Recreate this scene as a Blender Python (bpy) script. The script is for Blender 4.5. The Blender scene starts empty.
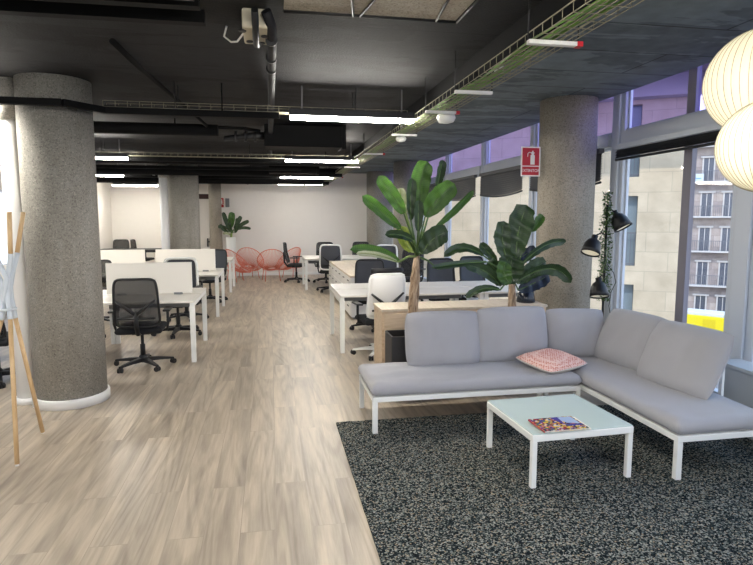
import bpy, bmesh, math, random
from mathutils import Vector, Matrix, noise
random.seed(7)
PI = math.pi
sc = bpy.context.scene
COL = sc.collection

# ------------------------------------------------------------------ camera
F, CX, CY, EYE, VX, VY = 575.0, 376.5, 282.5, 1.68, 270.0, 218.0
yc = Vector((VX-CX, CY-VY, -F)).normalized()
pit = math.atan((CY-VY)/F)
zc = Vector((0, math.cos(pit), math.sin(pit)))
xc = yc.cross(zc)
R = Matrix((xc, yc, zc))          # rows: world axes in camera coordinates -> maps camera to world
cam = bpy.data.cameras.new('camera'); camo = bpy.data.objects.new('camera', cam); COL.objects.link(camo)
cam.sensor_width = 36; cam.lens = F*36/753; cam.clip_end = 400; cam.clip_start = .05
camo.matrix_world = Matrix.Translation((0, 0, EYE)) @ R.to_4x4()
sc.camera = camo

def ray(px, py): return R @ Vector((px-CX, CY-py, -F))
def at(px, py, Y):
    d = ray(px, py); t = Y/d.y; return Vector((d.x*t, Y, EYE+d.z*t))
def onz(px, py, z):
    d = ray(px, py); t = (z-EYE)/d.z; return Vector((d.x*t, d.y*t, z))

# ------------------------------------------------------------------ materials
def newmat(name):
    m = bpy.data.materials.new(name); m.use_nodes = True
    nt = m.node_tree; p = nt.nodes['Principled BSDF']; return m, nt, p
def lin(c):
    return tuple(((x/255)/12.92 if x/255 <= .04045 else ((x/255+.055)/1.055)**2.4) for x in c)+(1,)
def flat(name, rgb, rough=.5, metal=0, bump=0, bscale=200, var=0, vscale=8, spec=.5, sheen=0):
    m, nt, p = newmat(name)
    p.inputs['Base Color'].default_value = lin(rgb); p.inputs['Roughness'].default_value = rough
    p.inputs['Metallic'].default_value = metal; p.inputs['Specular IOR Level'].default_value = spec
    if sheen: p.inputs['Sheen Weight'].default_value = sheen
    tc = nt.nodes.new('ShaderNodeTexCoord')
    if var:
        n = nt.nodes.new('ShaderNodeTexNoise'); n.inputs['Scale'].default_value = vscale; n.inputs['Detail'].default_value = 5
        nt.links.new(tc.outputs['Object'], n.inputs['Vector'])
        mx = nt.nodes.new('ShaderNodeMix'); mx.data_type = 'RGBA'
        c = lin(rgb); mx.inputs[6].default_value = tuple(x*(1-var) for x in c[:3])+(1,); mx.inputs[7].default_value = tuple(min(1, x*(1+var)) for x in c[:3])+(1,)
        nt.links.new(n.outputs['Fac'], mx.inputs[0]); nt.links.new(mx.outputs[2], p.inputs['Base Color'])
    if bump:
        n = nt.nodes.new('ShaderNodeTexNoise'); n.inputs['Scale'].default_value = bscale; n.inputs['Detail'].default_value = 3
        nt.links.new(tc.outputs['Object'], n.inputs['Vector'])
        b = nt.nodes.new('ShaderNodeBump'); b.inputs['Strength'].default_value = bump; b.inputs['Distance'].default_value = .01
        nt.links.new(n.outputs['Fac'], b.inputs['Height']); nt.links.new(b.outputs['Normal'], p.inputs['Normal'])
    return m
def ramp(nt, src, stops, interp='LINEAR'):
    r = nt.nodes.new('ShaderNodeValToRGB'); e = r.color_ramp.elements; r.color_ramp.interpolation = interp
    e[0].position, e[0].color = stops[0][0], lin(stops[0][1]); e[1].position, e[1].color = stops[-1][0], lin(stops[-1][1])
    for s, c in stops[1:-1]:
        n = e.new(s); n.color = lin(c)
    nt.links.new(src, r.inputs[0]); return r.outputs[0]
def mapping(nt, scale=(1, 1, 1), rot=(0, 0, 0), kind='Object', loc=(0, 0, 0)):
    tc = nt.nodes.new('ShaderNodeTexCoord'); mp = nt.nodes.new('ShaderNodeMapping')
    mp.inputs['Scale'].default_value = scale; mp.inputs['Rotation'].default_value = rot; mp.inputs['Location'].default_value = loc
    nt.links.new(tc.outputs[kind], mp.inputs[0]); return mp.outputs[0]
def tex(nt, kind, vec, **kw):
    n = nt.nodes.new('ShaderNodeTex'+kind)
    if vec is not None: nt.links.new(vec, n.inputs['Vector'])
    for k, v in kw.items():
        if k in n.inputs: n.inputs[k].default_value = v
        else: setattr(n, k, v)
    return n
def mix(nt, a, b, fac, mode='MIX'):
    m = nt.nodes.new('ShaderNodeMix'); m.data_type = 'RGBA'; m.blend_type = mode
    for i, v in ((6, a), (7, b), (0, fac)):
        if isinstance(v, (int, float, tuple)): m.inputs[i].default_value = v
        else: nt.links.new(v, m.inputs[i])
    return m.outputs[2]
def bumpn(nt, p, h, s=.3, d=.01):
    b = nt.nodes.new('ShaderNodeBump'); b.inputs['Strength'].default_value = s; b.inputs['Distance'].default_value = d
    nt.links.new(h, b.inputs['Height']); nt.links.new(b.outputs['Normal'], p.inputs['Normal'])

M = {}
M['white'] = flat('white_lacquer', (232, 230, 226), .35)
M['whitedesk'] = flat('white_melamine', (226, 221, 212), .4)
M['whitemetal'] = flat('white_powder_coat', (236, 236, 232), .35)
M['wall'] = flat('white_plaster', (226, 221, 214), .9, var=.02, bump=.05)
M['black'] = flat('black_plastic', (22, 22, 24), .5)
M['blackmetal'] = flat('black_metal', (24, 24, 26), .45, metal=.2)
M['duct'] = flat('black_painted_duct', (9, 9, 10), .7, spec=.15, var=.3, vscale=4)
M['greymetal'] = flat('grey_metal', (120, 120, 122), .4, metal=.6)
M['greyduct'] = flat('dark_grey_conduit', (32, 32, 35), .6, spec=.2)
M['zinc'] = flat('galvanised_wire', (150, 145, 124), .5, metal=.3)
M['fabricblack'] = flat('black_seat_fabric', (26, 27, 30), .9, bump=.3, bscale=400)
M['greyplastic'] = flat('grey_plastic', (120, 122, 124), .5)
M['sofa'] = flat('grey_outdoor_fabric', (164, 163, 167), .95, bump=.25, bscale=500, var=.05, vscale=6, sheen=.2)
M['green'] = flat('green_cable', (118, 165, 72), .5)
M['red'] = flat('sign_red', (178, 24, 30), .4)
M['redplastic'] = flat('red_cap', (190, 30, 40), .4)
M['signwhite'] = flat('sign_white', (232, 228, 220), .5)
M['coral'] = flat('coral_cord', (214, 122, 100), .6)
M['beigebox'] = flat('beige_plastic', (190, 182, 160), .6)
M['lightgrey'] = flat('light_grey_paint', (205, 212, 218), .45)
M['frame'] = flat('window_frame_grey', (196, 202, 212), .4, metal=.1)
M['darkframe'] = flat('window_frame_dark', (128, 124, 134), .5)
M['blind'] = flat('grey_blind_slats', (92, 92, 94), .6)
M['planter'] = flat('dark_planter', (38, 36, 38), .5, bump=.1, bscale=60)
M['navy'] = flat('blackish_blue_glaze', (20, 26, 38), .25)
M['soil'] = flat('potting_soil', (48, 38, 30), 1, bump=.6, bscale=60)
M['page'] = flat('paper_edge', (225, 220, 205), .8)
M['magred'] = flat('magazine_red_spine', (180, 50, 55), .5)
M['yellow'] = flat('yellow_paint', (240, 218, 30), .5)
M['tyre'] = flat('tyre_rubber', (25, 25, 25), .9)
M['darkglass'] = flat('dark_building_glass', (88, 92, 104), .15)
M['blueglass'] = flat('bluish_building_glass', (128, 142, 150), .2)
M['iron'] = flat('balcony_iron', (110, 112, 120), .6)
M['doorwhite'] = flat('door_white', (225, 220, 212), .5)
M['doortop'] = flat('door_dark_panel', (60, 30, 26), .6)
M['asphalt'] = flat('street_asphalt', (120, 118, 116), .95, var=.1, vscale=1)
M['pot_white'] = flat('white_ceramic', (222, 222, 216), .35)
M['lowwall'] = flat('low_wall_paint', (188, 192, 196), .7)

def wood(name, c1, c2, axis='X', sc_=1.0):
    m, nt, p = newmat(name)
    s = {'X': (1.5, 14, 14), 'Y': (14, 1.5, 14), 'Z': (14, 14, 1.5)}[axis]
    v = mapping(nt, tuple(k*sc_ for k in s))
    n = tex(nt, 'Noise', v, Scale=2.0, Detail=8, Distortion=.6)
    nt.links.new(ramp(nt, n.outputs['Fac'], [(.3, c1), (.7, c2)]), p.inputs['Base Color'])
    p.inputs['Roughness'].default_value = .5; return m
M['oak'] = wood('pale_oak_laminate', (196, 172, 142), (222, 200, 172))
M['oaktop'] = wood('pale_oak_top', (206, 190, 166), (224, 210, 190), 'Y')
M['beech'] = wood('beech_stick', (196, 160, 112), (222, 190, 145), 'Z')

# floor: grey-beige oak planks running away from the camera
m, nt, p = newmat('oak_plank_floor')
v = mapping(nt, (1, 1, 1), (0, 0, PI/2))
br = tex(nt, 'Brick', v, Scale=1.0, offset=.37, offset_frequency=2, squash=1)
br.inputs['Brick Width'].default_value = 1.5; br.inputs['Row Height'].default_value = .19
br.inputs['Mortar Size'].default_value = .0016; br.inputs['Mortar Smooth'].default_value = .2
br.inputs['Color1'].default_value = (0, 0, 0, 1); br.inputs['Color2'].default_value = (1, 1, 1, 1); br.inputs['Mortar'].default_value = (.5, .5, .5, 1)
sep = nt.nodes.new('ShaderNodeSeparateColor'); nt.links.new(br.outputs['Color'], sep.inputs[0])
# shift grain per plank
tc = nt.nodes.new('ShaderNodeTexCoord')
comb = nt.nodes.new('ShaderNodeCombineXYZ'); mul = nt.nodes.new('ShaderNodeMath'); mul.operation = 'MULTIPLY'; mul.inputs[1].default_value = 7.3
nt.links.new(sep.outputs[0], mul.inputs[0]); nt.links.new(mul.outputs[0], comb.inputs[0]); nt.links.new(mul.outputs[0], comb.inputs[1])
add = nt.nodes.new('ShaderNodeVectorMath'); add.operation = 'ADD'
nt.links.new(tc.outputs['Object'], add.inputs[0]); nt.links.new(comb.outputs[0], add.inputs[1])
mp = nt.nodes.new('ShaderNodeMapping'); mp.inputs['Scale'].default_value = (5.5, .5, 1); nt.links.new(add.outputs[0], mp.inputs[0])
g1 = tex(nt, 'Noise', mp.outputs[0], Scale=1.6, Detail=6, Roughness=.6, Distortion=.35)
mp2 = nt.nodes.new('ShaderNodeMapping'); mp2.inputs['Scale'].default_value = (45, 2.2, 1); nt.links.new(add.outputs[0], mp2.inputs[0])
g2 = tex(nt, 'Noise', mp2.outputs[0], Scale=2.0, Detail=4, Distortion=.4)
g3 = tex(nt, 'Noise', mp.outputs[0], Scale=.55, Detail=2, Roughness=.45, Distortion=.3)
wm = nt.nodes.new('ShaderNodeMath'); wm.operation = 'MULTIPLY'; wm.inputs[1].default_value = 85; nt.links.new(g3.outputs['Fac'], wm.inputs[0])
ws = nt.nodes.new('ShaderNodeMath'); ws.operation = 'SINE'; nt.links.new(wm.outputs[0], ws.inputs[0])
wv = nt.nodes.new('ShaderNodeMapRange'); wv.inputs[1].default_value = -1; nt.links.new(ws.outputs[0], wv.inputs[0])
c = ramp(nt, g1.outputs['Fac'], [(.30, (128, 116, 102)), (.48, (170, 156, 137)), (.68, (208, 192, 168))])
c = mix(nt, c, ramp(nt, g2.outputs['Fac'], [(.3, (138, 126, 112)), (.7, (206, 192, 174))]), .2)
c = mix(nt, c, ramp(nt, wv.outputs[0], [(0, (128, 115, 101)), (.6, (196, 182, 164))]), .2)
c = mix(nt, c, ramp(nt, sep.outputs[0], [(0, (225, 223, 221)), (1, (255, 254, 253))]), .5, 'MULTIPLY')
inv = nt.nodes.new('ShaderNodeMath'); inv.operation = 'MULTIPLY'; inv.inputs[1].default_value = .25; nt.links.new(br.outputs['Fac'], inv.inputs[0])
c = mix(nt, c, lin((95, 84, 74)), inv.outputs[0])
nt.links.new(c, p.inputs['Base Color']); p.inputs['Roughness'].default_value = .38; p.inputs['Specular IOR Level'].default_value = .4
bumpn(nt, p, g2.outputs['Fac'], .04, .003)
M['floor'] = m

# speckled exposed-aggregate concrete
def concrete(name, base, dark, light):
    m, nt, p = newmat(name)
    v = mapping(nt)
    vo = tex(nt, 'Voronoi', v, Scale=120.0)
    n1 = tex(nt, 'Noise', v, Scale=60.0, Detail=6, Roughness=.75)
    n2 = tex(nt, 'Noise', mapping(nt, (1, 1, .35)), Scale=2.2, Detail=6, Distortion=.6)
    c = ramp(nt, n1.outputs['Fac'], [(.32, dark), (.5, base), (.7, light)])
    s = nt.nodes.new('ShaderNodeSeparateColor'); nt.links.new(vo.outputs['Color'], s.inputs[0])
    c = mix(nt, c, ramp(nt, s.outputs[0], [(.0, (84, 80, 74)), (.10, (120, 116, 108)), (.22, base), (.85, base), (1, (205, 198, 184))]), .5)
    c = mix(nt, c, ramp(nt, n2.outputs['Fac'], [(.3, (190, 186, 180)), (.7, (255, 255, 255))]), .75, 'MULTIPLY')
    h = tex(nt, 'Voronoi', v, Scale=28.0)
    hole = ramp(nt, h.outputs['Distance'], [(.08, (60, 58, 54)), (.16, (255, 255, 255))])
    c = mix(nt, c, hole, .5, 'MULTIPLY')
    nt.links.new(c, p.inputs['Base Color']); p.inputs['Roughness'].default_value = .85
    bumpn(nt, p, n1.outputs['Fac'], .5, .006)
    return m
M['concrete'] = concrete('exposed_aggregate_concrete', (160, 156, 147), (132, 128, 120), (190, 185, 176))
M['concrete2'] = concrete('warm_concrete', (178, 169, 155), (150, 141, 128), (204, 196, 182))

# black painted slab with rough patches and board seams
def slabmat(name, base, dark, lightc):
    m, nt, p = newmat(name)
    v = mapping(nt)
    n = tex(nt, 'Noise', mapping(nt, (.55, 1.6, 1)), Scale=1.1, Detail=7, Roughness=.62, Distortion=.5)
    patch = ramp(nt, n.outputs['Fac'], [(.52, base), (.535, dark)])
    n2 = tex(nt, 'Noise', v, Scale=7.0, Detail=8)
    c = mix(nt, patch, ramp(nt, n2.outputs['Fac'], [(.35, dark), (.75, lightc)]), .35)
    b = tex(nt, 'Brick', v, Scale=1.0)
    b.inputs['Brick Width'].default_value = 3.2; b.inputs['Row Height'].default_value = .62; b.inputs['Mortar Size'].default_value = .008
    b.inputs['Color1'].default_value = (1, 1, 1, 1); b.inputs['Color2'].default_value = (.85, .85, .85, 1); b.inputs['Mortar'].default_value = (.3, .3, .3, 1)
    c = mix(nt, c, b.outputs['Color'], 1.0, 'MULTIPLY')
    nt.links.new(c, p.inputs['Base Color']); p.inputs['Roughness'].default_value = .75; p.inputs['Specular IOR Level'].default_value = .25
    n3 = tex(nt, 'Noise', v, Scale=70.0, Detail=4)
    bumpn(nt, p, n3.outputs['Fac'], .35, .01)
    return m
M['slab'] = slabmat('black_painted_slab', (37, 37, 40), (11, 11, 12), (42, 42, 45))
M['slab2'] = slabmat('blue_black_painted_slab', (122, 132, 135), (88, 95, 98), (134, 144, 148))  # window-side slab: daylight falling on it is put into the lighter blue-grey

# rug
m, nt, p = newmat('speckled_loop_rug')
v = mapping(nt)
vo = tex(nt, 'Voronoi', v, Scale=125.0, Randomness=1.0)
s = nt.nodes.new('ShaderNodeSeparateColor'); nt.links.new(vo.outputs['Color'], s.inputs[0])
c = ramp(nt, s.outputs[0], [(0, (18, 24, 27)), (.36, (36, 46, 50)), (.52, (64, 78, 80)), (.68, (126, 132, 127)), (.88, (196, 196, 185)), (.97, (190, 168, 136)), (1, (150, 168, 172))])
n = tex(nt, 'Noise', v, Scale=160.0, Detail=3)
c = mix(nt, c, ramp(nt, n.outputs['Fac'], [(.3, (60, 60, 60)), (.7, (255, 255, 255))]), .6, 'MULTIPLY')
nt.links.new(c, p.inputs['Base Color']); p.inputs['Roughness'].default_value = 1
p.inputs['Specular IOR Level'].default_value = .1
bumpn(nt, p, vo.outputs['Distance'], .9, .012)
M['rug'] = m

# glass
def glassmat(name, tint, gloss=.06):
    m = bpy.data.materials.new(name); m.use_nodes = True; nt = m.node_tree; nt.nodes.clear()
    o = nt.nodes.new('ShaderNodeOutputMaterial'); t = nt.nodes.new('ShaderNodeBsdfTransparent'); g = nt.nodes.new('ShaderNodeBsdfGlossy')
    t.inputs[0].default_value = tint; g.inputs['Roughness'].default_value = .03
    mx = nt.nodes.new('ShaderNodeMixShader'); mx.inputs[0].default_value = gloss
    nt.links.new(t.outputs[0], mx.inputs[1]); nt.links.new(g.outputs[0], mx.inputs[2]); nt.links.new(mx.outputs[0], o.inputs[0]); return m
M['glass'] = glassmat('clear_window_glass', (.97, .96, .94, 1), .025)
M['purple'] = glassmat('purple_film_glass', (.78, .70, .98, 1), .04)
M['tableglass'] = flat('frosted_pale_green_glass', (196, 212, 206), .12)
def meshmat(name, rgb, alpha):
    m, nt, p = newmat(name); p.inputs['Base Color'].default_value = lin(rgb); p.inputs['Roughness'].default_value = .8
    p.inputs['Alpha'].default_value = alpha; return m
M['chairmesh'] = meshmat('black_chair_mesh', (34, 34, 37), .66)
M['greymesh'] = meshmat('charcoal_chair_mesh', (72, 74, 80), .94)

# lamps
def emit(name, rgb, s):
    m, nt, p = newmat(name); p.inputs['Base Color'].default_value = lin(rgb)
    p.inputs['Emission Color'].default_value = lin(rgb); p.inputs['Emission Strength'].default_value = s; return m
M['led'] = emit('led_diffuser', (255, 250, 240), 58)
M['ledsoft'] = emit('led_diffuser_dimmed', (255, 250, 240), 14)
M['bulb'] = emit('lamp_bulb_glow', (255, 240, 210), 1.5)
m, nt, p = newmat('lit_lantern_skin')
p.inputs['Base Color'].default_value = lin((240, 232, 205)); p.inputs['Roughness'].default_value = .8
p.inputs['Emission Color'].default_value = lin((255, 244, 206)); p.inputs['Emission Strength'].default_value = .27
M['lantern'] = m
M['rib'] = flat('lantern_wire', (150, 140, 112), .7)

# leaf
def leafmat(name, a, b, trans=.3, stripe=None):
    m, nt, p = newmat(name)
    uv = mapping(nt, (1, 1, 1), kind='UV')
    w = tex(nt, 'Wave', uv, Scale=9.0, Distortion=.6, bands_direction='Y')
    n = tex(nt, 'Noise', uv, Scale=4.0, Detail=4)
    c = ramp(nt, n.outputs['Fac'], [(.3, a), (.7, b)])
    c = mix(nt, c, ramp(nt, w.outputs['Fac'], [(0, (200, 200, 200)), (1, (255, 255, 255))]), .6, 'MULTIPLY')
    nt.links.new(c, p.inputs['Base Color']); p.inputs['Roughness'].default_value = .38
    tr = nt.nodes.new('ShaderNodeBsdfTranslucent'); nt.links.new(c, tr.inputs[0])
    mx = nt.nodes.new('ShaderNodeMixShader'); mx.inputs[0].default_value = trans
    nt.links.new(p.outputs[0], mx.inputs[1]); nt.links.new(tr.outputs[0], mx.inputs[2])
    nt.links.new(mx.outputs[0], nt.nodes['Material Output'].inputs[0]); return m
M['leaf'] = leafmat('fresh_green_leaf', (56, 92, 36), (86, 124, 54), .35)
M['leafdark'] = leafmat('dark_green_leaf', (36, 58, 34), (62, 86, 50), .2)
M['leafpale'] = leafmat('pale_leaf', (172, 178, 130), (214, 216, 190), .3)
M['leafyel'] = leafmat('yellow_green_leaf', (120, 146, 54), (176, 190, 96), .4)
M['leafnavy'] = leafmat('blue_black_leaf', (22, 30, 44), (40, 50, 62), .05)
M['darkstalk'] = flat('green_midrib', (78, 104, 52), .5)
M['stalk'] = flat('leaf_stalk', (128, 148, 78), .5)
m, nt, p = newmat('fibrous_trunk')
n = tex(nt, 'Noise', mapping(nt, (22, 22, 5)), Scale=1.5, Detail=6, Distortion=1.2)
nt.links.new(ramp(nt, n.outputs['Fac'], [(.3, (100, 80, 62)), (.5, (160, 134, 108)), (.72, (208, 184, 156))]), p.inputs['Base Color'])
p.inputs['Roughness'].default_value = .9; bumpn(nt, p, n.outputs['Fac'], .8, .02)
M['trunk'] = m
# patterned cushion
m, nt, p = newmat('pink_patterned_fabric')
ck = tex(nt, 'Voronoi', mapping(nt, (34, 34, 34), (0, 0, .78)), Scale=1.6, Randomness=.35)
nt.links.new(ramp(nt, ck.outputs['Distance'], [(.28, (206, 128, 112)), (.42, (232, 176, 162)), (.6, (240, 206, 194))]), p.inputs['Base Color'])
p.inputs['Roughness'].default_value = .95
M['pink'] = m
M['pinkback'] = flat('cream_cushion_back', (214, 204, 196), .95)
# magazine cover
m, nt, p = newmat('colourful_magazine_cover')
vo = tex(nt, 'Voronoi', mapping(nt, (70, 70, 70)), Scale=1.0, Randomness=1)
s = nt.nodes.new('ShaderNodeSeparateColor'); nt.links.new(vo.outputs['Color'], s.inputs[0])
c = ramp(nt, s.outputs[0], [(0, (60, 40, 90)), (.16, (150, 60, 60)), (.32, (225, 190, 60)), (.46, (70, 70, 130)), (.6, (200, 120, 90)), (.72, (90, 110, 90)), (.86, (210, 200, 190)), (1, (40, 44, 90))], 'CONSTANT')
nt.links.new(c, p.inputs['Base Color']); p.inputs['Roughness'].default_value = .25
M['cover'] = m
M['coverblue'] = flat('light_blue_cover_corner', (168, 188, 222), .25)
M['covernavy'] = flat('deep_blue_cover_wedge', (62, 58, 140), .25)
# stone facades
def stone(name, a, b, w, h, mort):
    m, nt, p = newmat(name)
    v = mapping(nt, kind='UV')
    br = tex(nt, 'Brick', v, Scale=1.0)
    br.inputs['Brick Width'].default_value = w; br.inputs['Row Height'].default_value = h; br.inputs['Mortar Size'].default_value = .012
    br.inputs['Color1'].default_value = lin(a); br.inputs['Color2'].default_value = lin(b); br.inputs['Mortar'].default_value = lin(mort)
    n = tex(nt, 'Noise', v, Scale=1.5, Detail=6)
    c = mix(nt, br.outputs['Color'], ramp(nt, n.outputs['Fac'], [(.3, (205, 200, 195)), (.7, (255, 255, 255))]), .6, 'MULTIPLY')
    nt.links.new(c, p.inputs['Base Color']); p.inputs['Roughness'].default_value = .9; return m
M['stone'] = stone('beige_stone_cladding', (220, 203, 176), (212, 195, 168), 1.3, .62, (198, 184, 160))
M['stone2'] = stone('old_facade_plaster', (196, 182, 174), (162, 150, 148), 1.8, 1.1, (150, 138, 134))
M['stonetrim'] = flat('facade_trim_stone', (206, 200, 196), .9)
M['concout'] = flat('outdoor_concrete', (190, 184, 182), .9, var=.08, vscale=1)

# ------------------------------------------------------------------ mesh helpers
def bx(bm, x0, x1, y0, y1, z0, z1, mat=None, mi=0):
    vs = [Vector((x, y, z)) for z in (z0, z1) for y in (y0, y1) for x in (x0, x1)]
    if mat is not None: vs = [mat @ v for v in vs]
    v = [bm.verts.new(p) for p in vs]
    for f in ((0, 2, 3, 1), (4, 5, 7, 6), (0, 1, 5, 4), (2, 6, 7, 3), (0, 4, 6, 2), (1, 3, 7, 5)):
        fc = bm.faces.new([v[i] for i in f]); fc.material_index = mi
def bar(bm, a, b, w, h=None, up=(0, 0, 1), mi=0):
    a = Vector(a); b = Vector(b); d = b-a; L = d.length; d.normalize(); up = Vector(up)
    if abs(d.dot(up)) > .98: up = Vector((0, 1, 0))
    s = d.cross(up).normalized(); u = s.cross(d)
    mt = Matrix((d, s, u)).transposed().to_4x4(); mt.translation = a
    h = h or w; bx(bm, 0, L, -w/2, w/2, -h/2, h/2, mt, mi)
def tube(bm, pts, r, seg=8, closed=False, mi=0):
    pts = [Vector(p) for p in pts]; n = len(pts); rs = r if isinstance(r, (list, tuple)) else [r]*n
    rings = []; nrm = None
    for i, p in enumerate(pts):
        if closed: t = pts[(i+1) % n]-pts[i-1]
        else: t = pts[min(i+1, n-1)]-pts[max(i-1, 0)]
        t.normalize()
        if nrm is None:
            nrm = t.orthogonal().normalized()
        nrm = (nrm - t*nrm.dot(t)).normalized(); bn = t.cross(nrm)
        rings.append([bm.verts.new(p+(nrm*math.cos(2*PI*k/seg)+bn*math.sin(2*PI*k/seg))*rs[i]) for k in range(seg)])
    rng = range(n if closed else n-1)
    for i in rng:
        A, B = rings[i], rings[(i+1) % n]
        off = 0
        if closed and i == n-1:
            off = min(range(seg), key=lambda o: (A[0].co-B[o].co).length)
        for k in range(seg):
            f = bm.faces.new((A[k], A[(k+1) % seg], B[(k+1+off) % seg], B[(k+off) % seg])); f.material_index = mi; f.smooth = True
    if not closed:
        f = bm.faces.new(rings[0][::-1]); f.material_index = mi; f = bm.faces.new(rings[-1]); f.material_index = mi
def lathe(bm, prof, seg=32, mt=None, mi=0, cap=True):
    rings = []
    for r, z in prof:
        ring = []
        for k in range(seg):
            p = Vector((r*math.cos(2*PI*k/seg), r*math.sin(2*PI*k/seg), z))
            ring.append(bm.verts.new(mt @ p if mt is not None else p))
        rings.append(ring)
    for A, B in zip(rings, rings[1:]):
        for k in range(seg):
            f = bm.faces.new((A[k], A[(k+1) % seg], B[(k+1) % seg], B[k])); f.smooth = True; f.material_index = mi
    if cap:
        for rg, rev in ((rings[0], True), (rings[-1], False)):
            f = bm.faces.new(rg[::-1] if rev else rg); f.material_index = mi
def obj(name, bm, mats, parent=None, bevel=0, sub=0, seg=2, smooth=False, solid=0, loc=None):
    me = bpy.data.meshes.new(name)
    bmesh.ops.recalc_face_normals(bm, faces=bm.faces[:]) if not solid else None
    if smooth:
        for f in bm.faces: f.smooth = True
    bm.to_mesh(me); bm.free()
    for m_ in (mats if isinstance(mats, (list, tuple)) else [mats]): me.materials.append(m_)
    o = bpy.data.objects.new(name, me); COL.objects.link(o)
    if parent: o.parent = parent
    if loc is not None: o.location = loc
    if solid:
        md = o.modifiers.new('thickness', 'SOLIDIFY'); md.thickness = solid; md.offset = 0
    if bevel:
        md = o.modifiers.new('bevel', 'BEVEL'); md.width = bevel; md.segments = seg; md.limit_method = 'ANGLE'; md.angle_limit = math.radians(50)
    if sub:
        md = o.modifiers.new('smooth', 'SUBSURF'); md.levels = sub; md.render_levels = sub
    return o
def tag(o, label, cat, group=None):
    o['label'] = label; o['category'] = cat
    if group: o['group'] = group
    return o
def thing(name, label, cat, loc=(0, 0, 0), rz=0, group=None):
    o = bpy.data.objects.new(name, None); COL.objects.link(o); o.empty_display_size = .1
    o.location = loc; o.rotation_euler = (0, 0, rz); return tag(o, label, cat, group)
def struct(name, bm, m, label=None, **k):
    o = obj(name, bm, m, **k); o['kind'] = 'structure'
    if label: o['label'] = label
    return o
KIDS = {}
def dup(root, loc, rz, label, group=None):
    r = root.copy(); COL.objects.link(r); r.location = loc; r.rotation_euler = (0, 0, rz); r['label'] = label
    if group: r['group'] = group
    for ch in root.children:
        c = ch.copy(); COL.objects.link(c); c.parent = r
        for g in ch.children:
            d = g.copy(); COL.objects.link(d); d.parent = c
    return r
B = bmesh.new

# ------------------------------------------------------------------ shell
ZL, ZR, XF = 2.87, 3.0, 3.9           # slab heights left and right of the step, facade line
b = B(); bx(b, -4.9, 4.0, -5, 19.2, -.15, 0); struct('floor', b, M['floor'])
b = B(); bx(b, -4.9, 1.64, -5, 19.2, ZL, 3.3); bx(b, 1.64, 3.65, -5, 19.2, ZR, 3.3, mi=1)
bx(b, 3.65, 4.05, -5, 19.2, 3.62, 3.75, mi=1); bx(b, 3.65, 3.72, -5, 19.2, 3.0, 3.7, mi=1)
bx(b, -4.9, 3.66, -5, 19.2, 3.3, 3.75)
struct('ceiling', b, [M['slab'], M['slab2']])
b = B(); bx(b, -1.35, 4.0, 17.2, 17.4, 0, ZR); bx(b, -2.25, -1.35, 17.2, 17.4, 2.36, ZL)
struct('wall_back', b, M['wall'])
b = B(); bx(b, -4.9, -2.25, 19, 19.2, 0, 3); bx(b, -2.4, -2.25, 17.2, 19.2, 0, 3); struct('wall_back_left', b, M['wall'])
b = B()
for y0, y1 in ((-5, 1), (3.2, 5), (7.2, 10.6), (14.2, 19.2)): bx(b, -4.95, -4.8, y0, y1, 0, 3)
for y0, y1 in ((1, 3.2), (5, 7.2), (10.6, 14.2)): bx(b, -4.95, -4.8, y0, y1, 0, .4); bx(b, -4.95, -4.8, y0, y1, 2.2, 3)
struct('wall_left', b, M['wall'])
b = B(); bx(b, -4.9, 4.0, -5.15, -5, 0, .5); bx(b, -4.9, 4.0, -5.15, -5, 2.7, 3.75)
for x in (-4.85, -2.7, -.5, 1.7, 3.85): bx(b, x-.1, x+.1, -5.15, -5, .5, 2.7)  # unseen wall, left open between piers to let daylight in
struct('wall_front', b, M['wall'])
for i, (y0, y1) in enumerate(((1, 3.2), (5, 7.2), (10.6, 14.2))):  # the two nearer windows are unseen, put in for daylight
    b = B(); bx(b, -4.9, -4.85, y0, y1, .4, .46); bx(b, -4.9, -4.85, y0, y1, 2.14, 2.2)
    for y in (y0+.03, (y0+y1)/2, y1-.03): bx(b, -4.9, -4.85, y-.03, y+.03, .4, 2.2)
    w = struct('window_%d' % (i+11), b, M['frame'])
    b = B(); bx(b, -4.88, -4.87, y0, y1, .4, 2.2); obj('glass_pane', b, M['glass'], w)
# baseboard along back wall
b = B(); bx(b, -1.2, 3.9, 17.18, 17.2, 0, .08); struct('baseboard_back', b, M['white'])
# black band along the ceiling step
b = B(); bx(b, 1.50, 1.62, -5, 17.2, 2.74, 2.872); bx(b, 1.62, 1.72, -5, 17.2, 2.80, 2.84)
struct('beam_step', b, M['duct'])

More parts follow.
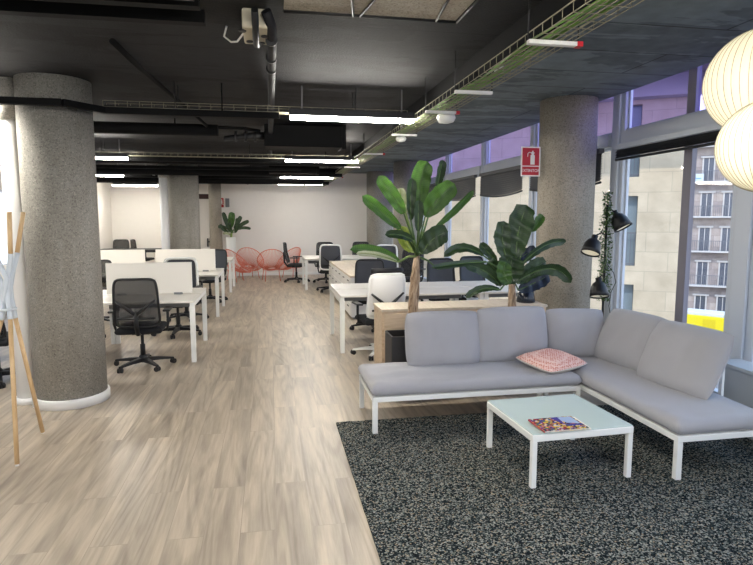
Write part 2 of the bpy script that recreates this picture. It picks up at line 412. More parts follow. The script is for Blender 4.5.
# facade: posts, transom, panes and blinds
posts = [-4.0, -1.9, .15, 2.2, 4.12, 5.97, 8.08, 10.1, 12.3, 14.6, 17.0]
hw = {4.12: .16, 5.97: .12, 8.08: .12}
for i, y in enumerate(posts):
    h = hw.get(y, .11)
    b = B(); bx(b, XF-.06, XF, y-h, y+h, 0, 3.62); bx(b, XF-.09, XF-.06, y-h*.5, y+h*.5, 0, 3.62)
    struct('trim_%d' % (i+1), b, M['frame'], 'pale grey upright post between window bays', bevel=.008)
for i in range(len(posts)-1):
    y0, y1 = posts[i]+hw.get(posts[i], .11), posts[i+1]-hw.get(posts[i+1], .11)
    b = B()
    bx(b, XF-.1, XF+.08, y0, y1, 2.49, 2.62)                    # transom
    bx(b, XF-.05, XF+.05, y0, y1, 0, .12); bx(b, XF-.05, XF+.05, y0, y1, 3.54, 3.62)
    for z0, z1 in ((.12, 2.49), (2.62, 3.54)):
        bx(b, XF-.02, XF+.01, y0, y0+.025, z0, z1); bx(b, XF-.02, XF+.01, y1-.025, y1, z0, z1)
        bx(b, XF-.04, XF+.04, y0, y1, z0, z0+.03); bx(b, XF-.04, XF+.04, y0, y1, z1-.03, z1)
    w = struct('window_%d' % (i+1), b, M['frame'])
    b = B(); bx(b, XF-.006, XF+.006, y0+.04, y1-.04, .14, 2.47); obj('glass_pane', b, M['glass'], w)
    b = B(); bx(b, XF-.006, XF+.006, y0+.04, y1-.04, 2.64, 3.52); obj('tinted_upper_pane', b, M['purple'], w)
    if i == 4:   # intermediate mullion beside the sofa; shade on its face put into the colour
        b = B(); bx(b, XF-.03, XF+.02, 4.82, 4.93, .12, 3.54); obj('mullion', b, M['darkframe'], w)
    # blind below the transom
    if i >= 3:
        where = {3: 'in the window bay right of the wide white post', 4: 'under the transom above the sofa back cushions', 5: 'raised in the bay behind the near round concrete pillar',
                 6: 'in the bay just left of the red extinguisher sign', 7: 'in the bay right above the taller banana plant leaves',
                 8: 'in the fourth bay from the near pillar', 9: 'in the farthest window bay by the back wall'}[i]
        t = thing('window_blind', 'raised dark grey slatted blind ' + where, 'blind', (XF-.16, (y0+y1)/2, 2.47), 0, 'raised blinds in the window bays')
        L = (y1-y0)/2-.02
        b = B(); bx(b, -.03, .03, -L, L, -.05, 0); obj('headrail', b, M['frame'] if i == 4 else M['blind'], t)
        b = B(); n = 3 if i <= 4 else 11
        for k in range(n):
            z = -.07-k*.028
            N = 12; prev = None
            for q in range(N+1):
                y = -L+2*L*q/N; sag = -.05*(1-(y/L)**2)*(k/max(1, n-1)) if i > 4 else 0
                mtv = [b.verts.new((sx, y, z+sag+dz)) for sx, dz in ((-.012, -.018), (.012, .014), (.012, .018), (-.012, -.014))]
                if prev:
                    for a_ in range(4): b.faces.new((prev[a_], prev[(a_+1) % 4], mtv[(a_+1) % 4], mtv[a_]))
                prev = mtv
        obj('slats', b, M['black'] if i == 4 else M['blind'], t)
        b = B(); z = -.07-n*.028-.005
        tube(b, [(0, -L+2*L*q/12, z+(-.05*(1-(1-2*q/12)**2) if i > 4 else 0)) for q in range(13)], .014); obj('bottom_rail', b, M['black'], t)
# low wall and ledge on the right
b = B(); bx(b, 3.58, XF-.12, -5, 4.0, 0, .5); bx(b, 3.55, XF-.12, -5, 4.02, .5, .53)
struct('wall_low_right', b, M['lowwall'], bevel=.004)

# back door and its wall panel
b = B(); bx(b, -2.1, -2.05, 17.18, 17.26, 0, 2.36); bx(b, -1.7, -1.65, 17.18, 17.26, 0, 2.36)
d = struct('door_1', b, M['doorwhite'])
b = B(); bx(b, -2.05, -1.7, 17.2, 17.24, 0, 2.22); obj('door_leaf', b, M['doorwhite'], d)
b = B(); bx(b, -2.05, -1.7, 17.2, 17.25, 2.22, 2.36); obj('transom_panel', b, M['doortop'], d)
b = B(); bx(b, -1.79, -1.76, 17.13, 17.2, .86, 1.1); bar(b, (-1.78, 17.12, 1.0), (-1.58, 17.12, 1.0), .03); obj('door_handle', b, M['black'], d)
b = B(); bx(b, -2.3, -2.1, 17.2, 17.3, 0, 2.4); bx(b, -1.65, -1.3, 17.21, 17.3, 0, 2.4); struct('wall_by_door', b, M['wall'])

# ------------------------------------------------------------------ pillars
def pillar(x, y, r, z1, m, label, ring=False):
    b = B(); lathe(b, [(r, 0), (r, z1)], 64)
    o = struct('concrete_pillar', b, M[m], label, loc=(x, y, 0))
    if ring:
        b = B(); lathe(b, [(r+.001, 0), (r+.022, 0), (r+.022, .075), (r+.018, .085), (r+.001, .085)], 64, cap=False); obj('base_ring', b, M['white'], o)
    return o
pillar(-1.84, 5.62, .30, ZL+.05, 'concrete', 'rough round grey concrete pillar with a white ring at its foot', True)
pillar(3.36, 6.2, .315, ZR+.02, 'concrete2', 'round concrete pillar behind the corner sofa')
pillar(-1.85, 13.2, .33, ZL+.02, 'concrete', 'round concrete pillar among the white benches', True)
pillar(-1.5, 16.75, .17, ZL+.02, 'concrete2', 'slim concrete pillar beside the back door')
pillar(3.25, 13.6, .33, ZR+.02, 'concrete', 'round concrete pillar behind the taller banana plant')
pillar(3.15, 16.6, .38, ZR+.02, 'concrete', 'farthest round concrete pillar against the back wall')
for x, y, lab in ((-2.215, 5.62, 'slender white pipe column beside the rough foreground pillar'), (-2.2, 12.9, 'slender white pipe column beside the middle concrete pillar')):
    t = thing('pipe_column', lab, 'pipe', (x, y, 0), 0, 'white downpipes beside the pillars'); t['kind'] = 'structure'
    b = B(); lathe(b, [(.085, 0), (.085, 2.52)], 24); obj('sleeve', b, M['white'], t)
    b = B(); lathe(b, [(.1, 2.52), (.1, 2.88)], 24); obj('upper_pipe', b, M['concrete'], t)
    b = B(); lathe(b, [(.086, 0), (.10, 0), (.10, .06), (.086, .06)], 24, cap=False); obj('collar', b, M['white'], t)

# ------------------------------------------------------------------ ceiling services
def lamp(x0, x1, y, lab, z=2.6, m='led'):
    t = thing('linear_lamp', lab, 'ceiling lamp', ((x0+x1)/2, y, z), 0, 'linear lamps under the dark ceiling')
    L = (x1-x0)/2
    b = B(); bx(b, -L, L, -.045, .045, 0, .06); obj('housing', b, M['black'], t, bevel=.005)
    b = B(); bx(b, -L+.01, L-.01, -.042, .042, -.03, .0); obj('diffuser', b, M[m], t)
    for s in (-1, 1):
        b = B(); bx(b, s*L*.8-.006, s*L*.8+.006, -.004, .004, .06, ZL-z); obj('hanger', b, M['greymetal'], t)
lamp(.19, 1.35, 5.4, 'bright linear ceiling lamp, nearest and longest-looking of the central line')
lamp(.25, 1.43, 9.4, 'bright linear ceiling lamp, second nearest of the central line')
lamp(.24, 1.44, 13.3, 'bright linear ceiling lamp, third nearest of the central line')
lamp(.22, 1.44, 15.9, 'bright linear ceiling lamp, farthest of the central line by the back wall', m='ledsoft')
lamp(-3.3, -2.12, 9.5, 'lit linear ceiling lamp right of the rough foreground pillar')
lamp(-4.2, -3.1, 13.4, 'lit linear ceiling lamp in the far left corner area')
lamp(-4.3, -3.1, 17.3, 'lit linear ceiling lamp over the long black table')
lamp(-3.5, -2.3, 5.5, 'lit linear ceiling lamp behind the top of the white foreground pipe')
lamp(.2, 1.4, 1.4, 'linear ceiling lamp overhead nearest the viewer')  # this and the next three: out-of-view lamps added to brighten the room
lamp(-3.4, -2.2, 1.6, 'linear ceiling lamp overhead on the near left side')
lamp(.2, 1.4, -2.4, 'linear ceiling lamp overhead behind the sofa rug')
lamp(-3.4, -2.2, -2.4, 'linear ceiling lamp overhead behind the coat stand')

def tray(name, lab, p0, p1, width, side, z, green=False, brackets=(), group=None, h=.05):
    """wire cable tray from p0 to p1 (x,y), width towards +side"""
    t = thing(name, lab, 'cable tray', (p0[0], p0[1], z), 0, group)
    a = Vector((0, 0, 0)); e = Vector((p1[0]-p0[0], p1[1]-p0[1], 0)); L = e.length; d = e.normalized(); s = Vector((-d.y, d.x, 0))*side
    b = B(); k = 6
    for i in range(k+1):
        o = s*(width*i/k); tube(b, [a+o, a+o+e], .0028, 4)
    for o in (Vector((0, 0, h)), s*width+Vector((0, 0, h))): tube(b, [a+o, a+o+e], .0032, 4)
    n = int(L/.1)
    for i in range(n+1):
        q = d*(L*i/n); tube(b, [q+Vector((0, 0, h)), q, q+s*width, q+s*width+Vector((0, 0, h))], .0028, 4)
    obj('wire_basket', b, M['zinc'], t)
    if green:
        for c in range(7):
            b = B(); off = width*(.45+.08*c)-.02; pts = []
            for i in range(int(L/.25)+1):
                pts.append(d*(i*.25)+s*(off+.012*math.sin(i*1.3+c*2))+Vector((0, 0, .012+.008*math.sin(i*.9+c))))
            tube(b, pts, .0065, 5); obj('cable', b, M['green'], t)
    else:
        for c in range(3):
            b = B(); pts = [d*(i*.3)+s*(width*(.3+.2*c)+.01*math.sin(i*1.1+c*2))+Vector((0, 0, .012)) for i in range(int(L/.3)+1)]
            tube(b, pts, .007, 5); obj('cable', b, M['zinc'] if c else M['black'], t)
    for q in brackets:
        c = B(); w0 = d*q+s*.12 if False else d*q-s*(width*0+.0)-s*.03; w1 = d*q+s*(width+.03)
        bar(c, w0-Vector((0, 0, .015)), w1-Vector((0, 0, .015)), .035, .02)
        br_ = obj('bracket', c, M['white'] if green else M['greymetal'], t)
        for w_ in (w0, w1):
            c = B(); tube(c, [w_, w_+Vector((0, 0, ZL-z))], .004, 6); obj('rod', c, M['black'], br_)
        if green and q in brackets[::2]:
            c = B(); bar(c, w0-Vector((0, 0, .015))-s*.02, w0-Vector((0, 0, .015))+s*.012, .04, .026); obj('end_cap', c, M['redplastic'], br_)
    return t
tray('cable_tray', 'long wire cable tray with bright green cables along the window side ceiling', (1.58, -1), (1.58, 17), .22, 1, 2.6, True, brackets=(3.9, 5.1, 5.9, 7.3, 9.2, 11.4, 14))
ks = 0
for y, x0, x1, lab in ((5.45, -1.4, 1.3, 'wire cable tray crossing in line with the nearest central lamp'), (9.55, -4.7, 1.3, 'wire cable tray crossing in line with the second central lamp'),
                       (13.45, -4.7, 1.3, 'wire cable tray crossing in line with the third central lamp'), (16.75, -1.2, 1.3, 'wire cable tray crossing in line with the farthest lamp')):
    tray('cable_tray', lab, (x0, y), (x1, y), .12, 1, 2.64, False, brackets=(.6, 2.2), group='crossing cable trays')
# black square duct rails below the crossing trays
for y, pts, lab in ((5.4, [(-6+1.2, 5.12), (-1.62, 5.12), (-1.38, 5.42), (.1, 5.42)], 'black metal raceway bending round the foreground pillar top'),
                    (9.5, [(-4.75, 9.72), (.2, 9.72)], 'black metal raceway in line with the second lamp row'),
                    (11.2, [(-4.75, 11.2), (.6, 11.2)], 'black metal raceway halfway between second and third lamp rows'),
                    (13.4, [(-4.75, 13.62), (.2, 13.62)], 'black metal raceway in line with the third lamp row')):
    b = B(); r = .032
    for p0, p1 in zip(pts, pts[1:]): bar(b, (p0[0], p0[1], 2.60), (p1[0], p1[1], 2.60), .055, .055)
    for x in (pts[0][0]+.6, pts[-1][0]-.5): bx(b, x-.006, x+.006, pts[-1][1]-.006, pts[-1][1]+.006, 2.62, ZL)
    tag(obj('raceway', b, M['duct'], bevel=.004), lab, 'raceway')
# round black pipes crossing
for y, z, r, x0, x1, lab in ((7.4, 2.74, .07, -4.75, -.6, 'round black pipe crossing under the ceiling behind the foreground pillar'),
                              (10.5, 2.68, .08, -4.75, 1.5, 'round black pipe crossing beyond the second lamp'),
                              (12.2, 2.62, .09, -4.75, 1.5, 'thick round black pipe crossing ahead of the third lamp'),
                              (14.9, 2.62, .1, -4.75, 1.5, 'farthest round black pipe crossing near the back wall'),
                              (3.1, 2.8, .05, -4.75, -.35, 'round black pipe crossing near the upper left corner')):
    b = B(); tube(b, [(x0, y, z), (x1, y, z)], r, 16)
    for x in (x0+.8, x1-.5): tube(b, [(x, y, z), (x, y, ZL)], .008, 6)
    tag(obj('ceiling_pipe', b, M['duct']), lab, 'pipe')
# ribs of black beams in the near left ceiling
for y, lab in ((3.12, 'first'), (3.36, 'second'), (3.62, 'third')):
    b = B(); bx(b, -4.9, -.35, y-.035, y+.035, ZL-.07, ZL); struct('beam_%s' % lab, b, M['duct'])
# conduit running away from the viewer, with elbows at the junction box
t = thing('conduit', 'dark grey conduit running along the ceiling towards the back wall', 'conduit', (.03, 0, 0))
b = B(); tube(b, [(.0, 3.45, 2.84), (.03, 3.5, 2.78), (.035, 3.9, 2.76), (.03, 8, 2.75), (.02, 16.9, 2.75)], .03, 12); obj('main_pipe', b, M['greyduct'], t)
for y in (3.7, 4.1, 4.4, 6, 8, 10, 12, 14):
    b = B(); tube(b, [(.03, y-.015, 2.757), (.03, y+.015, 2.757)], .037, 12); tube(b, [(.03, y, 2.78), (.03, y, ZL)], .006, 6); obj('clamp', b, M['black'], t)
t.location = (0, 0, 0)
b = B(); tube(b, [(-1.0, 4.2, 2.84), (-.95, 4.9, 2.82), (-.85, 5.9, 2.8), (-.72, 7.4, 2.78), (-.3, 7.45, 2.78), (-.1, 7.5, 2.76)], .02, 10)
tag(obj('conduit', b, M['duct']), 'dark conduit slanting across the left ceiling behind the foreground pillar', 'conduit')
t = thing('junction_box', 'beige junction box with knock-outs on the ceiling above the walkway', 'junction box', (-.06, 3.66, 2.8))
b = B(); bx(b, -.075, .075, -.17, .17, -.04, .068); obj('box_body', b, M['beigebox'], t, bevel=.012)
for x, y in ((-.075, -.1), (.05, -.02), (.03, .12), (-.04, .1)):
    b = B(); lathe(b, [(.02, -.046), (.024, -.038)], 12, Matrix.Translation((x, y, 0))); obj('knockout', b, M['black'], t)
b = B(); tube(b, [(-.0, -.28, .02), (.0, -.12, -.05), (.0, .06, -.07), (.01, .12, -.05)], .02, 10); obj('flexible_hose', b, M['blackmetal'], t)
b = B(); tube(b, [(-.1, 3.62, 2.85), (-.13, 3.72, 2.8), (-.18, 3.85, 2.78), (-.22, 3.9, 2.79), (-.26, 3.86, 2.81), (-.24, 3.82, 2.86)], .006, 8)
tag(obj('loose_wire', b, M['pot_white']), 'white loose wire dangling beside the beige junction box', 'wire')
# air conditioning units
for x0, x1, y0, y1, z0, lab in ((-.05, .95, 7.5, 8.0, 2.58, 'black ducted fan unit between first and second lamps'), (.0, .95, 11.6, 12.0, 2.56, 'black ducted fan unit between second and third lamps'), (.0, .9, 15.0, 15.5, 2.56, 'black ducted fan unit nearest the back wall')):
    t = thing('duct_unit', lab, 'ventilation duct', ((x0+x1)/2, y0, z0), 0, 'black fan units under the ceiling')
    w = (x1-x0)/2; b = B(); bx(b, -w, w, 0, y1-y0, 0, .27); obj('duct_body', b, M['duct'], t, bevel=.01)
    for q in (-.8, .8):
        b = B(); bx(b, q*w-.01, q*w+.01, .2, .22, .26, ZL-z0); obj('hanger', b, M['black'], t)
    b = B(); bx(b, w-.02, w+.03, -.02, y1-y0+.02, -.02, .285); obj('flange', b, M['duct'], t)
    b = B(); tube(b, [(-w, .15, .14), (-w-.12, .15, .14), (-w-.3, .15, .12), (-w-.5, .16, .1)], [.05, .05, .035, .035], 12)
    for k in range(3): tube(b, [(-w-.1-k*.12, .15, .13), (-w-.13-k*.12, .15, .13)], .065, 12)
    obj('valve', b, M['black'], t)
# exposed concrete patch
b = B(); bx(b, .1, 1.12, 2.9, 3.46, ZL-.012, ZL+.001); struct('ceiling_patch', b, M['concrete2'])
b = B()
for pts in ([(.1, 3.47), (1.13, 3.47)], [(1.13, 2.9), (1.13, 3.47)], [(.4, 2.9), (.5, 3.47)], [(.62, 2.9), (.54, 3.47)], [(.95, 2.9), (1.0, 3.47)]):
    tube(b, [(x, y, ZL-.02) for x, y in pts], .008, 6)
tag(obj('wire', b, M['black']), 'black wires edging and crossing the bare concrete ceiling patch', 'wire')
# white dome devices hanging beside the tray
for px, py, z, r, lab in ((446, 118, 2.56, .085, 'larger white dome speaker hanging beside the green cable tray'), (401, 139, 2.56, .06, 'small white dome detector farther along the cable tray'), (499, 69, 2.72, .04, 'small white clip block above the green cables')):
    p0 = onz(px, py, z); t = thing('ceiling_speaker', lab, 'ceiling device', p0)
    b = B(); lathe(b, [(r*.3, -r*.55), (r*.8, -r*.4), (r, 0), (r*.9, r*.35), (r*.5, r*.5)], 24); obj('dome', b, M['pot_white'], t)
    b = B(); tube(b, [(0, 0, r*.4), (0, 0, (ZR if p0.x > 1.64 else ZL)-z)], .006, 6); obj('hanger', b, M['greymetal'], t)

# ------------------------------------------------------------------ signs
def ext_sign(loc, rz, w, h, lab, letters=True):
    t = thing('extinguisher_sign', lab, 'sign', loc, rz)
    b = B(); bx(b, -w/2, w/2, 0, .006, -h/2, h/2); obj('board', b, M['signwhite'], t)
    m_ = w*.06; b = B(); bx(b, -w/2+m_, w/2-m_, -.002, 0, -h*.14, h/2-m_); obj('red_field', b, M['red'], t)
    b = B(); bx(b, -w/2+m_, w/2-m_, -.002, 0, -h/2+m_, -h*.17); lo = obj('red_caption_field', b, M['red'], t)
    b = B(); bx(b, -w*.02, w*.2, -.004, -.002, -h*.1, h*.22); bx(b, w*.03, w*.15, -.004, -.002, h*.22, h*.28); bx(b, .0*w, w*.18, -.004, -.002, h*.27, h*.31)
    bx(b, w*.05, w*.13, -.004, -.002, h*.31, h*.36)
    tube(b, [(w*.03, -.003, h*.3), (-w*.1, -.003, h*.31), (-w*.16, -.003, h*.27), (-w*.17, -.003, h*.16)], w*.018, 6)
    obj('extinguisher_symbol', b, M['signwhite'], t)
    if letters:
        cu = bpy.data.curves.new('txt', 'FONT'); cu.body = 'EXTINTOR'; cu.size = w*.2; cu.align_x = 'CENTER'; cu.align_y = 'CENTER'; cu.extrude = .0008
        tmp = bpy.data.objects.new('tmp', cu); COL.objects.link(tmp); bpy.context.view_layer.update()
        me = bpy.data.meshes.new_from_object(tmp.evaluated_get(bpy.context.evaluated_depsgraph_get())); bpy.data.objects.remove(tmp)
        me.transform(Matrix.Translation((0, -.003, -h*.31)) @ Matrix.Rotation(PI/2, 4, 'X')); me.materials.append(M['signwhite'])
        o = bpy.data.objects.new('lettering', me); COL.objects.link(o); o.parent = t
ext_sign((2.87, 6.1, 2.305), -.02, .225, .325, 'red fire extinguisher sign standing out from the pillar behind the sofa')
ext_sign((-1.34, 16.9, 2.11), 0, .14, .28, 'small red fire extinguisher sign on the wall above the far potted plant', False)
b = B(); bx(b, -1.25, -1.14, 17.14, 17.2, 1.99, 2.24); tag(obj('control_box', b, M['greyplastic'], bevel=.006), 'small grey box on the back wall beside the far red sign', 'box')

# ------------------------------------------------------------------ rug, table, magazines
b = B(); bx(b, .5, 3.55, .9, 4.55, 0, .014)
bmesh.ops.subdivide_edges(b, edges=b.edges[:], cuts=60, use_grid_fill=True)
for v_ in b.verts:
    if v_.co.z > .01: v_.co.z += .004*noise.noise(v_.co*40)
    if v_.co.x < .52: v_.co.x += .004*noise.noise(v_.co*30)
tag(obj('rug', b, M['rug']), 'dark speckled blue-grey loop rug under the glass coffee table', 'rug')

t = thing('coffee_table', 'low white metal coffee table with pale glass top on the rug', 'table', (1.89, 3.515, .016), math.radians(2.5))
HX, HY, TZ = .354, .343, .342
b = B()
for s in (-1, 1):
    bx(b, -HX, HX, s*HY-.018*(s > 0)*2+.0 if s > 0 else -HY, s*HY if s > 0 else -HY+.036, TZ-.045, TZ)
    bx(b, -HX if s < 0 else HX-.036, -HX+.036 if s < 0 else HX, -HY+.036, HY-.036, TZ-.045, TZ)
obj('frame', b, M['whitemetal'], t, bevel=.006)
for sx in (-1, 1):
    for sy in (-1, 1):
        b = B(); x = sx*(HX-.019); y = sy*(HY-.019); bx(b, x-.018, x+.018, y-.018, y+.018, 0, TZ-.044); obj('leg', b, M['whitemetal'], t, bevel=.006)
b = B(); bx(b, -HX+.004, HX-.004, -HY+.004, HY-.004, TZ, TZ+.008); obj('glass_top', b, M['tableglass'], t, bevel=.02, seg=3)

def magazine(loc, rz, w, h, th, lab, cover, decor=False):
    t = thing('magazine', lab, 'magazine', loc, rz, None)
    b = B(); bx(b, -w/2, w/2-.002, -h/2+.002, h/2-.002, 0.001, th-.001); obj('pages', b, M['page'], t)
    b = B(); bx(b, -w/2-.001, w/2, -h/2, h/2, th-.001, th); bx(b, -w/2-.001, w/2, -h/2, h/2, 0, .001); c = obj('cover', b, cover, t)
    b = B(); bx(b, -w/2-.003, -w/2-.001, -h/2, h/2, 0, th); obj('spine', b, M['magred'], t)
    if decor:
        b = B()
        for poly, mi in (([(.02, h/2-.01), (w/2-.01, h/2-.01), (w/2-.01, -h*.1), (.06, .0)], 0), ([(-.01, h/2-.004), (.05, h/2-.004), (.04, .03), (.03, -.02)], 1), ([(.03, -.02), (w/2-.004, -h*.12), (w/2-.004, -h*.22), (.05, -.05)], 1)):
            vs = [b.verts.new((x, y, th+.0004+.0003*mi)) for x, y in poly]; f = b.faces.new(vs); f.material_index = mi
            g = bmesh.ops.extrude_face_region(b, geom=[f]); 
            for v_ in g['geom']:
                if isinstance(v_, bmesh.types.BMVert): v_.co.z += .0003
        obj('cover_print', b, [M['coverblue'], M['covernavy']], c)
zt = .016+TZ+.008
magazine((1.80, 3.275, zt), -.02, .30, .215, .008, 'plain-edged magazine lying underneath the colourful one on the table', M['page'])
magazine((1.775, 3.262, zt+.0085), .03, .30, .22, .009, 'colourful comic-covered magazine on top of the other on the coffee table', M['cover'], True)

# ------------------------------------------------------------------ sofa
def pad(bm, x0, x1, y0, y1, z0, z1, r=.055, n=3, crown=.012, wr=0):
    """rounded seat pad: superellipse slices"""
    NX, NY = 26, 20
    def pos(u, v, top):
        x = x0+(x1-x0)*(u+1)/2; y = y0+(y1-y0)*(v+1)/2
        ex = min(u+1, 1-u)*(x1-x0)/2; ey = min(v+1, 1-v)*(y1-y0)/2; e = min(ex, ey)
        k = min(1, e/r); drop = (1-math.sqrt(max(0, 1-(1-k)**2)))*(z1-z0)/2
        zz = z1-drop+crown*(1-u*u)*(1-v*v)+wr*noise.noise(Vector((x*5, y*9, 3)))*k
        return Vector((x, y, zz if top else z0+drop))
    us = [math.copysign(1-(1-abs(t))**1.6, t) for t in [-1+2*i/NX for i in range(NX+1)]]
    vs = [math.copysign(1-(1-abs(t))**1.6, t) for t in [-1+2*i/NY for i in range(NY+1)]]
    g = [[[bm.verts.new(pos(u, v, tp)) for v in vs] for u in us] for tp in (True, False)]
    for tp in (0, 1):
        for i in range(NX):
            for j in range(NY):
                q = (g[tp][i][j], g[tp][i+1][j], g[tp][i+1][j+1], g[tp][i][j+1]); bm.faces.new(q if tp == 0 else q[::-1]).smooth = True
    bmesh.ops.remove_doubles(bm, verts=bm.verts[:], dist=1e-4)
def sofa(x0, x1, y0, y1, lab, back):
    t = thing('modular_sofa', lab, 'sofa', (x0, y0, 0)); w, d = x1-x0, y1-y0
    b = B()
    bx(b, 0, w, 0, .04, .265, .305); bx(b, 0, w, d-.04, d, .265, .305); bx(b, 0, .04, .04, d-.04, .265, .305); bx(b, w-.04, w, .04, d-.04, .265, .305)
    for k in range(1, 5):
        if w > d: bx(b, w*k/5-.02, w*k/5+.02, .04, d-.04, .27, .3)
        else: bx(b, .04, w-.04, d*k/5-.02, d*k/5+.02, .27, .3)
    obj('frame', b, M['whitemetal'], t, bevel=.004)
    for x in (.02, w-.02):
        for y in (.02, d-.02):
            b = B(); bx(b, x-.02, x+.02, y-.02, y+.02, 0.016 if y0+y < 4.5 else 0, .265); obj('leg', b, M['whitemetal'], t, bevel=.004)
    b = B()
    if back == 'y':
        for x in (.56, w-.06): bx(b, x-.015, x+.015, d, d+.02, .27, .58)
        bx(b, .545, w-.045, d, d+.02, .56, .59)
    else:
        for y in (.48, d*.6, d-.03): bx(b, w, w+.02, y-.015, y+.015, .27, .60)
        bx(b, w, w+.02, .465, d-.015, .58, .61)
    obj('back_rail', b, M['whitemetal'], t)
    b = B(); pad(b, -.012, w+.004 if back == 'y' else w, -.012, d, .305, .405, wr=.016); obj('seat_cushion', b, M['sofa'], t, smooth=True)
sofa(.75, 2.49, 4.23, 4.93, 'long grey cushioned sofa bench with thin white frame beside the walkway', 'y')
sofa(2.51, 3.22, 3.1, 4.93, 'grey cushioned sofa section running along the windows', 'x')

def cushion(loc, rot, w, h, th, lab, mat, seedv, group, name='back_cushion'):
    b = B(); N = 22
    def edge(u, v): return 1-.045*(u*u)*(1-abs(v))*0-.0
    g = {}
    for side in (1, -1):
        for i in range(N+1):
            for j in range(N+1):
                u = math.sin((-1+2*i/N)*PI/2); v = math.sin((-1+2*j/N)*PI/2)
                pin = 1-.06*abs(u)**5+.012*(1-u*u); piv = 1-.06*abs(v)**5+.012*(1-v*v)
                x = u*w/2*piv; y = v*h/2*pin
                T = ((1-abs(u)**2.6)*(1-abs(v)**2.6))**.52
                wr = .09*noise.noise(Vector((x*6+seedv, y*6, side)))+.06*noise.noise(Vector((x*22+seedv, y*7, side*3)))
                wr += .10*math.sin((abs(u)*9+seedv)) * (abs(v)**4)*(1-abs(v))*4
                z = side*th/2*T*(1+wr*2.2)
                if side == -1 and (abs(u) > .9999 or abs(v) > .9999): g[(side, i, j)] = g[(1, i, j)]; continue
                g[(side, i, j)] = b.verts.new((x, y, z))
        for i in range(N):
            for j in range(N):
                q = [g[(side, i, j)], g[(side, i+1, j)], g[(side, i+1, j+1)], g[(side, i, j+1)]]
                f = b.faces.new(q if side == 1 else q[::-1]); f.smooth = True; f.material_index = 0 if side == 1 else (1 if isinstance(mat, list) else 0)
    o = obj(name, b, mat); o.location = loc; o.rotation_euler = rot
    bb = B()
    ring = []
    for k in range(80):
        a_ = 2*PI*k/80; cu, su = math.cos(a_), math.sin(a_)
        mxx = max(abs(cu), abs(su)); u, v = cu/mxx, su/mxx
        pin = 1-.06*abs(u)**5+.012*(1-u*u); piv = 1-.06*abs(v)**5+.012*(1-v*v)
        ring.append((u*w/2*piv, v*h/2*pin, 0))
    tube(bb, ring, .0045, 6, closed=True); obj('piping', bb, mat[1] if isinstance(mat, list) else mat, o)
    return tag(o, lab, 'cushion', group)
G = 'grey back cushions on the corner sofa'
# rotation: local z is the face normal, local y is up the cushion
def rot_face(dirx, diry, lean):
    """cushion whose face looks towards (dirx,diry) and leans back by lean"""
    f = Vector((dirx, diry, 0)).normalized(); z = (f*math.cos(lean)+Vector((0, 0, 1))*math.sin(lean)).normalized()
    x = Vector((0, 0, 1)).cross(z).normalized(); y = z.cross(x)
    return Matrix((x, y, z)).transposed().to_euler()
cushion((1.475, 4.78, .625), rot_face(0, -1, .2), .67, .48, .19, 'grey back cushion at the walkway end of the sofa', M['sofa'], 1, G)
cushion((2.13, 4.80, .64), rot_face(.05, -1, .18), .68, .48, .19, 'grey back cushion behind the pink patterned cushion, second from the walkway', M['sofa'], 5, G)
cushion((2.76, 4.84, .62), rot_face(-.2, -1, .16), .54, .44, .18, 'grey back cushion tucked in the corner of the sofa', M['sofa'], 9, G)
cushion((3.06, 4.46, .63), rot_face(-1, -.12, .46), .69, .50, .19, 'grey back cushion against the windows next to the corner', M['sofa'], 14, G)
cushion((3.05, 3.78, .63), rot_face(-1, -.14, .46), .70, .52, .20, 'grey back cushion against the windows nearest the viewer', M['sofa'], 21, G)
b_ = cushion((2.345, 4.47, .467), (.10, -.04, .35), .46, .42, .12, 'small pink and white patterned cushion lying flat on the sofa', [M['pink'], M['pinkback']], 3, None, 'scatter_cushion')

# ------------------------------------------------------------------ credenza and things on and before it
t = thing('credenza', 'low pale oak storage cabinet behind the sofa with banana plants before it', 'cabinet', (1.07, 5.5, 0))
b = B(); bx(b, .0, 1.74, 0.006, .45, 0, .76); obj('carcass', b, M['oak'], t)
b = B(); bx(b, -.01, 1.75, -.01, .46, .76, .785); obj('worktop', b, M['oaktop'], t, bevel=.003)
for k in range(3):
    b = B(); bx(b, .02+k*.57, .02+k*.57+.56, -.012, .006, .04, .74); obj('door', b, M['oak'], t, bevel=.002)
t = thing('plant_pot', 'glossy black-blue tapered pot standing on the oak cabinet under the smaller banana plant', 'pot', (2.68, 5.72, .785))
b = B(); lathe(b, [(.095, 0), (.10, .01), (.075, .15), (.068, .15), (.085, .02), (.0001, .02)], 32, cap=False); obj('pot_body', b, M['navy'], t)
def planter(x, y, lab):
    t = thing('planter', lab, 'planter', (x, y, 0), 0, 'square black planters behind the sofa')
    b = B(); w = .155
    bx(b, -w, w, -w, w, 0, .05); 
    for s in (-1, 1): bx(b, -w, w, s*w-.008, s*w+.008, 0, .60); bx(b, s*w-.008, s*w+.008, -w, w, 0, .60)
    obj('planter_box', b, M['planter'], t, bevel=.003)
    b = B(); bx(b, -w+.01, w-.01, -w+.01, w-.01, .05, .54); obj('soil', b, M['soil'], t)
planter(1.235, 5.21, 'square black planter holding the taller banana plant by the cabinet')
planter(2.22, 5.21, 'square black planter holding the smaller banana plant behind the cushions')

